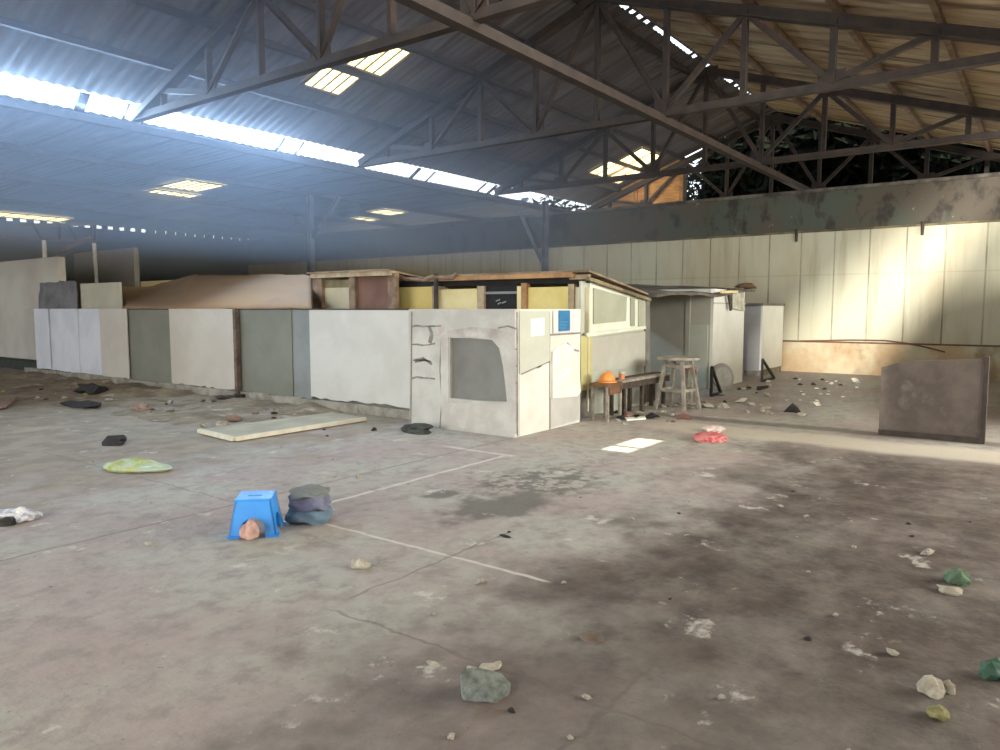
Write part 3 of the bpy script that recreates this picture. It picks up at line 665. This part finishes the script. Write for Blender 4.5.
# beige panel and grey sacking over the fence at far left
y0, y1 = onX(82, 300, 8.15).y, onX(121, 300, 8.15).y
tag(MB().b2((8.13, y1, 0), (8.18, y0, onX(100, 283, 8.15).z)).build('upright_board', M('beige_board', (182, 176, 156), (170, 164, 144), 1)), 'beige board standing behind the fence left of the brown tarpaulin', 'board')
y0, y1 = onX(42, 300, 8.15).y, onX(80, 300, 8.15).y
z1 = onX(60, 282, 8.15).z
mb = MB(); bm = mb.bm; g = []
for i in range(31):
    row = []
    for j in range(15):
        y = y0+(y1-y0)*i/30; z = .05+(z1-.05)*j/14+.05*noise.noise(Vector((y*3, 0, 1)))*(j/14)
        row.append(bm.verts.new((8.08+.12*noise.noise(Vector((y*2.2, z*2.2, 3)))+.05*math.sin(y*5), y, z)))
    g.append(row)
for i in range(30):
    for j in range(14): bm.faces.new((g[i][j], g[i+1][j], g[i+1][j+1], g[i][j+1]))
sk = mb.build('sacking', M('grey_sacking', (120, 118, 120), (98, 96, 98), 2, .9, 0, .4), smooth=True)
md = sk.modifiers.new('thick', 'SOLIDIFY'); md.thickness = .03
tag(sk, 'crumpled grey sacking draped over the far left end of the fence', 'cloth')
for (u0, u1, v0, v1, col, lab) in ((138, 158, 279, 285, CREAMB, 'pale yellow board scrap lying level behind the brown tarpaulin'),):
    y0, y1 = onX(u0, 280, 11.2).y, onX(u1+30, 280, 11.2).y
    tag(MB().b2((11.2, y1, 0), (11.26, y0, onX(150, 281, 11.2).z)).build('board_scrap', col), lab, 'board')

# ================================================================ FURNITURE AND LOOSE THINGS
def legs(t, pts, r0, mat, name='leg'):
    for a, b in pts: MB().bar(a, b, r0, r0).build(name, mat, t)
# tall stool / trestle
GW = M('weathered_grey_wood', (168, 162, 148), (132, 124, 110), 7, .85, 0, .3)
DW = M('dark_wood', (84, 72, 60), (58, 48, 40), 7, .85, 0, .3)
sx, sy, shh = 11.15, 4.72, .8
st = empty('work_stool', (sx, sy, 0), 'tall weathered grey wooden stool with splayed legs beside the bench', 'stool')
MB().prism([(sx+.33*math.cos(a)*(1.0), sy+.33*math.sin(a), shh) for a in [k*math.pi/12 for k in range(24)]], (0, 0, .04)).build('seat', GW, st)
for a in (.7, 2.3, 3.85, 5.4):
    MB().bar((sx+.2*math.cos(a), sy+.2*math.sin(a), shh+.01), (sx+.36*math.cos(a), sy+.36*math.sin(a), 0), .05, .05).build('leg', GW, st)
for z, rr in ((.32, .29), (.7, .215)):
    c = [(sx+rr*math.cos(a), sy+rr*math.sin(a), z) for a in (.7, 2.3, 3.85, 5.4)]
    for k in range(4): MB().bar(c[k], c[(k+1) % 4], .035, .045).build('stretcher', GW, st)
# bench
bn = empty('plank_bench', (10.5, 5.12, 0), 'long dark plank bench along the hut side wall', 'bench')
bx0, bx1, by0, by1, bz = 9.75, 11.5, 5.0, 5.28, .55
MB().b2((bx0, by0, bz-.035), (bx1, by0+.12, bz)).build('plank', GW, bn); MB().b2((bx0, by0+.15, bz-.03), (bx1, by1, bz+.005)).build('plank', DW, bn)
MB().b2((bx0+.02, by0, bz-.13), (bx1-.02, by0+.03, bz-.035)).build('apron', DW, bn)
for x in (bx0+.15, bx0+.75, bx1-.2):
    for y in (by0+.03, by1-.04): MB().b2((x-.03, y-.025, 0), (x+.03, y+.025, bz-.035)).build('leg', DW, bn)
for k in range(5): MB().b2((bx1-.62+k*.12, by1-.05, .08), (bx1-.55+k*.12, by1-.035, bz-.04)).build('slat', DW, bn)
# little crate stand with orange helmet
cs = empty('crate_stand', (9.55, 5.08, 0), 'small rough wooden stand under the orange helmet', 'stand')
MB().b2((9.28, 4.96, .5), (9.72, 5.26, .54)).build('top', M('brown_wood', (128, 92, 62), (96, 68, 48), 6), cs)
for x in (9.31, 9.69):
    for y in (4.99, 5.23): MB().b2((x-.02, y-.02, 0), (x+.02, y+.02, .5)).build('leg', GW, cs)
MB().b2((9.3, 4.97, .38), (9.7, 4.99, .5)).build('apron', M('brown_wood', (0, 0, 0)), cs)
hm = empty('hard_hat', (9.5, 5.1, .545), 'orange hard hat resting on the small wooden stand', 'helmet')
mb = MB(); r = bmesh.ops.create_uvsphere(mb.bm, u_segments=20, v_segments=12, radius=.13)['verts']
for v in r: v.co = Vector((9.5+v.co.x*1.0, 5.1+v.co.y*.9, .56+max(0, v.co.z)*1.05))
mb.build('shell', M('orange_plastic', (226, 150, 74), (214, 136, 62), 3, .4, bump=0), hm, smooth=True)
MB().tube((9.5, 5.1, .545), (9.5, 5.1, .56), .145, .14, 24).build('brim', M('orange_plastic', (0, 0, 0)), hm)
MB().bar((9.42, 5.1, .688), (9.58, 5.1, .692), .02, .02).build('crest', M('orange_plastic', (0, 0, 0)), hm)
jar = empty('orange_jar', (9.95, 5.1, .555), 'small orange jar at the near end of the bench', 'jar')
MB().tube((9.95, 5.1, .556), (9.95, 5.1, .64), .045, .045, 14).build('body', M('jar_orange', (206, 140, 96)), jar); MB().tube((9.95, 5.1, .64), (9.95, 5.1, .665), .048, .048, 14).build('lid', WHITE, jar)
# thin reddish stand with can behind the stool
rs_ = empty('narrow_stand', (12.2, 4.95, 0), 'narrow pale stand with reddish top between stool and white lean-to', 'stand')
MB().b2((12.08, 4.86, .56), (12.32, 5.06, .61)).build('top', M('red_brown', (168, 112, 92), (140, 88, 70), 6), rs_)
for x in (12.1, 12.3):
    for y in (4.88, 5.04): MB().b2((x-.02, y-.02, 0), (x+.02, y+.02, .56)).build('leg', GW, rs_)
# round grey disc leaning on the lean-to
dc = empty('round_disc', (14.0, 5.2, 0), 'round grey disc leaning against the white lean-to front', 'disc')
c = Vector((14.3, 5.12, .27)); n = Vector((-.45, -.85, .25)).normalized()
MB().tube(c-n*.02, c+n*.02, .27, .27, 28).build('plate', M('disc_grey', (150, 150, 142), (132, 130, 122), 4), dc)
MB().tube(c+n*.018, c+n*.03, .2, .19, 28).build('raised_centre', M('disc_grey2', (166, 166, 156), (150, 148, 138), 4), dc)
MB().tube(c+n*.03, c+n*.045, .04, .04, 12).build('hub', GW, dc)
# black folded frames
def aframe(x, y, w, h, label, side=1):
    t = empty('angle_bracket', (x, y, 0), label, 'bracket', 'black triangular steel brackets on the floor')
    B = M('black_steel', (38, 36, 34), (26, 24, 22), 4, .6)
    MB().bar((x, y, .03), (x+w, y, .03), .05, .05).build('foot_bar', B, t)
    MB().bar((x if side > 0 else x+w, y, .03), (x if side > 0 else x+w, y, h), .045, .045).build('upright', B, t)
    MB().bar((x if side > 0 else x+w, y, h), (x+w if side > 0 else x, y, .03), .045, .045).build('diagonal', B, t)
aframe(13.1, 4.9, .5, .55, 'black triangular steel bracket left of the grey disc')
aframe(16.4, 5.0, .9, .5, 'black triangular steel bracket before the bright white kiosk')
aframe(14.7, 4.55, .6, .06, 'flat black steel bar frame lying right of the grey disc')
# red sheet heap
def crumple(name, c, d, mat, label, cat, seed, sub=4, amp=.35, group=None):
    mb = MB(); r = bmesh.ops.create_icosphere(mb.bm, subdivisions=sub, radius=.5)['verts']
    for v in r:
        n1 = noise.noise(v.co*3+Vector((seed*2.3, 0, 0))); n2 = abs(noise.noise(v.co*7+Vector((0, seed, 0))))
        v.co *= 1+amp*n1-amp*.6*n2
        v.co = Vector((v.co.x*d[0], v.co.y*d[1], max(-.0, v.co.z+.22)*d[2]*1.4))+Vector(c)
    return tag(mb.build(name, mat, smooth=False), label, cat, group)
p = fl(707, 441); crumple('plastic_heap', (p.x+.1, p.y, .0), (.5, .42, .09), M('red_plastic', (186, 92, 92), (206, 128, 124), 9, .6, lo=.45, hi=.55), 'heap of red plastic scraps on the floor before the stool', 'rubbish', 3)
p = fl(712, 432); crumple('paper_scrap', (p.x+.1, p.y, 0), (.4, .3, .07), M('scrap_white', (222, 206, 196), (200, 180, 170), 9), 'pinkish white paper scrap just behind the red plastic heap', 'paper', 9)
# fallen pale slab
cs_ = [fl(u, v) for u, v in ((205, 432), (240, 441), (362, 420), (330, 416))]
sl = empty('fallen_slab', (6.3, 8.2, 0), 'pale flat board lying on the floor before the fence', 'board')
MB().prism([(5.32, 8.75, .02), (5.22, 7.86, .02), (7.3, 7.82, .02), (7.38, 8.6, .02)], (0, 0, .035)).build('board', M('slab_top', (172, 166, 142), (158, 150, 128), 2, .9, 0, .3), sl)
MB().bar((5.22, 7.84, .035), (7.3, 7.80, .035), .05, .05).build('edge_strip', M('slab_edge', (214, 208, 186), (196, 188, 166), 4), sl)
MB().bar((5.3, 8.76, .035), (5.2, 7.86, .035), .05, .05).build('edge_strip', M('slab_edge', (0, 0, 0)), sl)

# blue plastic stool
bp = fl(257, 531); bl = empty('plastic_stool', (bp.x, bp.y, 0), 'small bright blue plastic stool on the bare floor', 'stool', rz=math.radians(36.5+8))
BLUE = M('blue_plastic', (50, 150, 226), (40, 132, 212), 3, .35, bump=0)
R_ = Matrix.Rotation(bl.rotation_euler.z, 4, 'Z'); T_ = Matrix.Translation(bl.location) @ R_
def loc(p): return T_ @ Vector(p)
hb, ht, HT = .165, .12, .255
def side(ang):
    rot = Matrix.Rotation(ang, 4, 'Z')
    lp = lambda a, z: loc(rot @ Vector((-(hb+(ht-hb)*z/HT), a, z)))
    w0, w1 = hb, ht
    out = [lp(-w0, 0), lp(-w1, HT), lp(w1, HT), lp(w0, 0)]
    arch = [lp(.085, 0)]+[lp(.085*math.cos(t), .06+.075*math.sin(t)) for t in [k*math.pi/10 for k in range(11)]]+[lp(-.085, 0)]
    o2 = out+list(arch)   # outline with an arch cut from the lower edge
    off = (R_ @ rot @ Vector((.012, 0, 0))).to_3d() if False else (R_.to_3x3() @ (rot.to_3x3() @ Vector((.012, 0, 0))))
    return MB().prism(o2, off).build('side_panel', BLUE, bl)
for k in range(4): side(k*math.pi/2)
tpo = [loc((sx_*ht*1.04, sy_*ht*1.04, HT-.004)) for sx_, sy_ in ((-1, -1), (1, -1), (1, 1), (-1, 1))]
slot = [loc((a-.02, b, HT-.004)) for a, b in ((-.012, -.05), (.012, -.05), (.012, .05), (-.012, .05))]
MB().prism(tpo, (0, 0, .016), [slot]).build('seat', BLUE, bl)
for k in range(4):
    rot = Matrix.Rotation(k*math.pi/2, 4, 'Z'); a, b = loc(rot @ Vector((-hb-.002, -hb, .008))), loc(rot @ Vector((-hb-.002, hb, .008)))
    rot_a = loc(rot @ Vector((-hb-.002, -.088, .008))); rot_b = loc(rot @ Vector((-hb-.002, .088, .008)))
    MB().bar(a, rot_a, .014, .016).build('foot_rim', BLUE, bl); MB().bar(rot_b, b, .014, .016).build('foot_rim', BLUE, bl)
# salmon coloured sheet scrap tucked in the arch
q = loc((-.2, .02, 0)); sc = empty('tan_scrap', (q.x, q.y, 0), 'crumpled tan and pink scrap leaning on the blue stool front', 'scrap')
mb = MB(); mb.rock((q.x, q.y, .055), (.09, .15, .15), 3, .35, 5); mb.build('wad', M('salmon', (200, 166, 148), (160, 118, 106), 8, .8), sc, smooth=True)
# grey-blue bundle of cloth beside the stool
q = fl(307, 522); cl = empty('cloth_bundle', (q.x, q.y, 0), 'folded dusty grey and blue cloth bundle right of the blue stool', 'cloth')
def fold(dz, s, c, mat, seed, name):
    mb = MB(); r = bmesh.ops.create_icosphere(mb.bm, subdivisions=4, radius=.5)['verts']
    for v in r:
        b = v.co.copy(); b = Vector([math.copysign(abs(k*2)**.6/2, k) for k in b])
        b *= 1+.22*noise.noise(b*3.2+Vector((seed, 0, 0)))
        b.z += .12*math.sin(b.y*9+seed)
        w = Matrix.Rotation(math.radians(36.5), 3, 'Z') @ Vector((b.x*s[0], b.y*s[1], 0))
        v.co = Vector((q.x+w.x+c[0], q.y+w.y+c[1], dz+b.z*s[2]))
    mb.build(name, mat, cl, smooth=True)
fold(.06, (.28, .31, .13), (.03, 0), M('cloth_teal', (108, 128, 142), (84, 106, 122), 6, .95), 1, 'lower_fold')
fold(.15, (.27, .29, .12), (.03, .0), M('cloth_violet', (118, 120, 138), (92, 92, 116), 6, .95), 4, 'middle_fold')
fold(.225, (.25, .27, .08), (.03, 0), M('cloth_grey', (122, 128, 122), (104, 108, 108), 6, .95), 8, 'upper_fold')

# dark panel added to stand in for the soft shade at right
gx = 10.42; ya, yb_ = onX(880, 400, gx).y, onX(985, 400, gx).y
gp = empty('shade_panel', (gx, (ya+yb_)/2, 0), 'low dark panel standing in for the shade on the floor in front of the wall at right', 'panel')
MB().prism([(gx, ya, 0), (gx, yb_, 0), (gx, yb_, 1.02), (gx, (ya+yb_)/2, .97), (gx, ya-.25, .95), (gx, ya, .86)], (.1, 0, 0)).build('board', M('shade_board', (104, 94, 86), (78, 69, 62), 1.6, .95, 0, .3, 9, c3=(118, 108, 100), s3=1.6), gp)  # added board, stands in for the shade
MB().b2((gx-.03, yb_, 0), (gx+.13, ya, .07)).build('shade_foot_rail', M('shade_foot', (66, 58, 50), (50, 43, 37), 5), gp)
MB().b2((gx-.015, yb_-.02, 0), (gx+.115, yb_+.03, 1.04)).build('shade_end_post', M('shade_foot', (0, 0, 0)), gp)
# rocks and litter
ROCK = M('grey_rock', (124, 130, 122), (82, 86, 80), 14, .95, 0, .7, 25, c3=(186, 190, 180), s3=8)
q = fl(485, 694)
mb = MB()
for (a_, b_, c_) in ((-.09, -.06, 0), (.05, -.07, 0), (.1, -.01, 0), (.09, .07, 0), (-.08, .08, 0), (-.1, 0, .02), (-.095, -.05, .072), (-.04, -.068, .05), (.02, -.066, .042), (.1, -.005, .036), (.108, .03, .03), (.07, .06, .06), (-.01, .08, .07), (-.075, .05, .098), (-.1, .0, .085)):
    mb.bm.verts.new((q.x+RT[0]*a_+FW[0]*b_, q.y+RT[1]*a_+FW[1]*b_, c_+.001))
bmesh.ops.convex_hull(mb.bm, input=mb.bm.verts[:])
bmesh.ops.subdivide_edges(mb.bm, edges=mb.bm.edges[:], cuts=2, use_grid_fill=True)
for v in mb.bm.verts: v.co += noise.noise_vector(v.co*28)*.005
tag(mb.build('rock', ROCK), 'angular grey rock lying at the bottom centre of the floor', 'rock')
def litter(u, v, d, mat, name, label, cat, seed, rot=0, amp=.3, group=None, sub=2):
    p = fl(u, v); return tag(MB().rock((p.x, p.y, d[2]*.30), d, sub, amp, seed).build(name, mat), label, cat, group)
PALE = M('pale_stone', (186, 180, 162), (150, 142, 124), 12, .9, 0, .5)
MOSS = M('mossy_stone', (104, 128, 104), (70, 90, 66), 12, .9, 0, .5, c3=(170, 170, 150), s3=9)
BLK = M('black_scrap', (44, 40, 36), (26, 24, 22), 12, .8, 0, .5)
OLV = M('olive_stone', (150, 144, 96), (110, 104, 66), 12, .9, 0, .5)
PNK = M('pink_tile', (146, 120, 104), (120, 96, 82), 12, .9, 0, .4)
litter(360, 567, (.11, .12, .07), PALE, 'stone', 'white crumbly stone in front of the cloth bundle', 'stone', 11)
litter(931, 694, (.09, .1, .09), PALE, 'stone', 'cream white stone at the lower right corner, largest pale one there', 'stone', 12)
litter(948, 692, (.05, .05, .07), PALE, 'stone', 'small cream stone right beside the larger cream one', 'stone', 13)
litter(938, 716, (.1, .09, .05), OLV, 'stone', 'olive yellow stone just in front of the cream stones', 'stone', 14)
litter(957, 582, (.12, .14, .09), MOSS, 'stone', 'mossy green stone on the dark soil at right', 'stone', 15)
litter(950, 592, (.1, .12, .04), PALE, 'stone', 'crumbled pale bits against the mossy green stone', 'stone', 16)
litter(996, 678, (.1, .12, .1), M('green_glass', (60, 96, 76), (38, 62, 48), 9, .4), 'lump', 'dark green lump at the right edge of the picture', 'lump', 17)
litter(591, 639, (.09, .12, .03), M('brown_clod', (118, 104, 90), (92, 80, 68), 9), 'clod', 'flat brown clod right of the grey rock', 'clod', 18)
litter(117, 444, (.22, .32, .11), BLK, 'rag', 'small black rag on the floor left, behind the green bag', 'rag', 19, amp=.5)
litter(93, 394, (.45, .75, .26), BLK, 'tyre_scrap', 'black rubber scrap on the dirt bank near the fence end', 'scrap', 20, amp=.5)
litter(82, 407, (.3, .9, .12), BLK, 'rag', 'flat black rag lying in front of the black rubber scrap', 'rag', 21, amp=.5)
litter(417, 432, (.26, .42, .12), M('dark_green_rag', (62, 66, 56), (44, 46, 38), 9), 'rag', 'dark crumpled rag at the foot of the booth left corner', 'rag', 22, amp=.5, sub=3)
litter(228, 400, (.2, .55, .12), M('brown_rag', (76, 60, 50), (56, 44, 38), 9), 'rag', 'dark brown rag at the foot of the thin fence post', 'rag', 23, amp=.5)
litter(505, 537, (.04, .09, .02), BLK, 'pebble', 'tiny black pebble just below the dark floor stain', 'pebble', 24)
litter(142, 410, (.3, .5, .12), PNK, 'brick_bit', 'pinkish broken brick lump on the dirt before the grey fence sheet', 'brick', 25)
litter(512, 712, (.02, .035, .02), BLK, 'pebble', 'black pebble right below the grey rock', 'pebble', 26)
litter(433, 664, (.03, .08, .012), PALE, 'flake', 'flat white flake left of the grey rock', 'flake', 27)
litter(150, 0+545, (.04, .1, .02), PALE, 'flake', 'white flake on the open floor left of the blue stool', 'flake', 28)
litter(492, 668, (.12, .09, .015), PALE, 'plaster_crumb', 'white plaster crumbs right behind the grey rock', 'plaster', 29)
litter(22, 519, (.22, .32, .12), M('white_bag', (206, 204, 202), (150, 150, 156), 10, .6, lo=.45, hi=.55), 'plastic_bag', 'crumpled white plastic bag at the left edge', 'bag', 30, amp=.5, sub=3)
litter(6, 524, (.12, .18, .06), BLK, 'rag', 'black and white scrap against the white plastic bag', 'rag', 31)
# green yellow bag
q = fl(142, 470)
mb = MB(); bm = mb.bm
r = bmesh.ops.create_icosphere(bm, subdivisions=4, radius=.5)['verts']
for v in r:
    d = v.co; w = Matrix.Rotation(math.radians(36.5+90-12), 3, 'Z') @ Vector((-d.x*.75*(1-.2*d.x), d.y*.34*(1-.7*d.x), 0))
    v.co = Vector((q.x+w.x, q.y+w.y, max(0, .03+d.z*.1*(1+.8*noise.noise(d*6))*(1-.8*d.x))))
tag(mb.build('flattened_bag', M('lime_bag', (168, 174, 84), (128, 146, 84), 6, .6, 0, .6, 14, c3=(168, 182, 160), s3=2, lo3=.45, hi3=.55)), 'flattened lime green plastic bag on the floor at left', 'bag')
# reddish board at far left
tag(MB().prism([fl(u, v, .03) for u, v in ((-20, 401), (18, 398), (6, 408), (-20, 410))], (0, 0, .03)).build('tile_board', PNK), 'pinkish flat board at the left edge before the dirt bank', 'board')
tag(MB().prism([fl(u, v, .01) for u, v in ((625, 419), (645, 417.5), (646, 419.5), (627, 421))], (0, 0, .02)).build('white_strip', M('bright_white', (0, 0, 0))), 'small white strip on the floor in front of the bench', 'strip')
tag(MB().b2((8.2, 20.9, 0), (8.66, 26, .22)).build('hedge_kerb', M('mossy_base', (50, 56, 42), (36, 40, 30), 5)), 'dark mossy kerb at the foot of the pale left wall', 'kerb')
# brown cable sagging on the wall
tag(MB().path([onX(u, v, WX-.07) for u, v in ((800, 341), (850, 340), (885, 340.5), (905, 343), (925, 347), (945, 352))], .018, 6).build('wall_cable', M('brown_cable', (104, 70, 46))), 'thin brown cable sagging along the wall above the dado', 'cable')

# countable rubble
def scatter(n, region, sizes, mats, name, label, group, seed):
    rg = random.Random(seed); protos = []
    for k in range(5):
        o = MB().rock((0, 0, .0), (1, 1, .7), 1, .45, 40+k+seed).build(name, mats[k % len(mats)])
        protos.append(o)
    used = [False]*5
    for i in range(n):
        k = i % 5
        if used[k]: o = protos[k].copy(); COL.objects.link(o)
        else: o = protos[k]; used[k] = True
        for _ in range(60):
            x, y = region(rg)
            if BX0-.15 < x < BX1+.15 and BY0-.15 < y < BY1+.1: continue
            break
        s = rg.uniform(*sizes)*(2.2 if rg.random() < .12 else 1)
        o.location = (x, y, s*.2); o.scale = (s*rg.uniform(.7, 1.5), s, s*rg.uniform(.5, 1)); o.rotation_euler = (0, 0, rg.uniform(0, 6.28))
        tag(o, label, 'rubble', group)
STN = M('chip_stone', (168, 160, 146), (130, 122, 108), 3)
scatter(60, lambda r: (r.uniform(11.3, 17.8), r.uniform(2.9, 5.0)), (.05, .13), [STN, PALE, BLK, STN, PALE], 'rubble_chip', 'small rubble chip strewn on the floor before the lean-to and kiosk', 'rubble before the lean-to', 1)
scatter(34, lambda r: (r.uniform(9.2, 11.9), r.uniform(4.2, 5.3)), (.04, .11), [STN, BLK, PALE, STN, M('reddish', (130, 92, 78))], 'rubble_chip', 'small rubble chip lying around the bench and tall stool legs', 'rubble around the bench', 2)
scatter(60, lambda r: (r.uniform(5.6, 7.5), 9+8*r.random()**1.3), (.04, .13), [STN, BLK, PNK, STN, OLV], 'rubble_chip', 'small brown rubble chip on the dirt in front of the fence', 'rubble along the fence', 3)
scatter(30, lambda r: (r.uniform(2.5, 7), r.uniform(4.6, 8)), (.015, .04), [STN, BLK, PALE, PALE, STN], 'gravel_chip', 'tiny gravel chip on the open floor left of the booth', 'gravel on the left floor', 4)
scatter(40, lambda r: (r.uniform(1.8, 7), r.uniform(.4, 3.2)), (.012, .035), [STN, BLK, PALE, STN, STN], 'gravel_chip', 'tiny gravel chip on the dark soiled floor at right', 'gravel on the right floor', 5)

# ================================================================ LIGHT
sn = bpy.data.lights.new('sun', 'SUN'); sn.energy = 14; sn.angle = math.radians(.5); sn.color = (1, .96, .72)
so = bpy.data.objects.new('sun', sn); COL.objects.link(so)
dirn = Vector((0, math.cos(math.radians(62)), -math.sin(math.radians(62))))
so.rotation_euler = dirn.to_track_quat('-Z', 'Y').to_euler(); so.location = (8, -5, 12)
# area lamps for daylight and added fill
def area(name, loc, target, sx, sy, e, col):
    l = bpy.data.lights.new(name, 'AREA'); l.shape = 'RECTANGLE'; l.size = sx; l.size_y = sy; l.energy = e; l.color = col
    o = bpy.data.objects.new(name, l); COL.objects.link(o); o.location = loc
    o.rotation_euler = (Vector(target)-Vector(loc)).to_track_quat('-Z', 'Y').to_euler(); return o
area('open_end_fill', (-8.5, 4.5, 3.0), (10, 6, 1.2), 11, 4.2, 1500, (1, .97, .92))  # added fill lamp behind the viewpoint, at the open end
area('side_fill', (12, -6.8, 3.0), (12, 6, .8), 13, 2.6, 2700, (1, .98, .92))  # added fill lamp inside the near wall, no windows modelled
area('overhead_fill', (8, 3.8, 6.2), (8.4, 4.6, 0), 7, 3, 230, (1, .96, .88))  # added fill lamp under the roof, out of view
area('end_skylight', (21.0, 10.9, 5.75), (23, 11, 4.9), .7, .5, 45, (1, .88, .6))
area('slit_daylight', (12, 13.5, 5.13), (12, 5, 4.2), 20, .25, 170, (.55, .75, 1))
area('slit_daylight_near', (6.8, 13.5, 5.13), (6.8, 5, 4.4), 8, .25, 750, (.45, .68, 1))
sp = bpy.data.lights.new('streak_spot', 'SPOT'); sp.energy = 85000; sp.spot_size = math.radians(19); sp.spot_blend = .9; sp.shadow_soft_size = .17; sp.color = (1, .97, .92)  # added spot that makes the bright streak on the far wall
o = bpy.data.objects.new('streak_spot', sp); COL.objects.link(o); o.location = (-8, -1.3, 3.5)
o.rotation_euler = (Vector((WX, 2.9, 2.6))-o.location).to_track_quat('-Z', 'Y').to_euler()
# added unseen blocker that throws the slanting shadow (behind the viewpoint)
struct(MB().prism([(-1, -.12, 0), (-1, -.12, 2.68), (-1, -.72, 3.6), (-1, -1.2, 4.3), (-1, -6.9, 4.3), (-1, -6.9, 0)], (.1, 0, 0)).build('shadow_blocker', M('near_wall', (0, 0, 0))))
struct(MB().prism([(-3, .9, 2.13), (-3, -1.9, 4.76), (-3, .9, 4.76)], (.1, 0, 0)).build('streak_blocker', M('near_wall', (0, 0, 0))))  # added unseen blocker, trims the upper side of the bright streak
struct(MB().b2((12.0, -.75, 0), (WX, -.6, 2.3)).build('side_light_blocker', M('near_wall', (0, 0, 0))))  # unseen low wall added to shade the right-hand floor
w = bpy.data.worlds.new('sky'); S.world = w; w.use_nodes = True
w.node_tree.nodes['Background'].inputs[0].default_value = (.86, .93, 1, 1); w.node_tree.nodes['Background'].inputs[1].default_value = 2.2

hz = MB().b2((-8.8, 7.6, 2.5), (19.7, 28.3, 7.6)).build('slit_glow_haze', None)  # bluish volume added for the glow and haze around the slit
tag(hz, 'thin bluish haze added for the slit glow under the left roof slope and far bay', 'haze', kind='stuff')
hm_ = bpy.data.materials.new('haze'); hm_.use_nodes = True; nt = hm_.node_tree; nt.nodes.clear()
vo = N(nt, 'ShaderNodeOutputMaterial'); vs = N(nt, 'ShaderNodeVolumeScatter', i_Density=.034, i_Anisotropy=.3); vs.inputs['Color'].default_value = (.7, .82, 1, 1)
nt.links.new(vs.outputs[0], vo.inputs['Volume']); hz.data.materials.append(hm_)
# ================================================================ CAMERA
cd = bpy.data.cameras.new('camera'); cd.sensor_width = 36; cd.lens = f*36/1000; cd.clip_end = 200
co = bpy.data.objects.new('camera', cd); COL.objects.link(co); co.location = (0, 0, CAMZ)
co.rotation_euler = (math.pi/2-TH, 0, math.radians(36.5-90)); S.camera = co
S.view_settings.view_transform = 'Standard'; S.view_settings.look = 'None'; S.view_settings.gamma = 1; S.view_settings.use_curve_mapping = False
S.view_settings.exposure = -.1
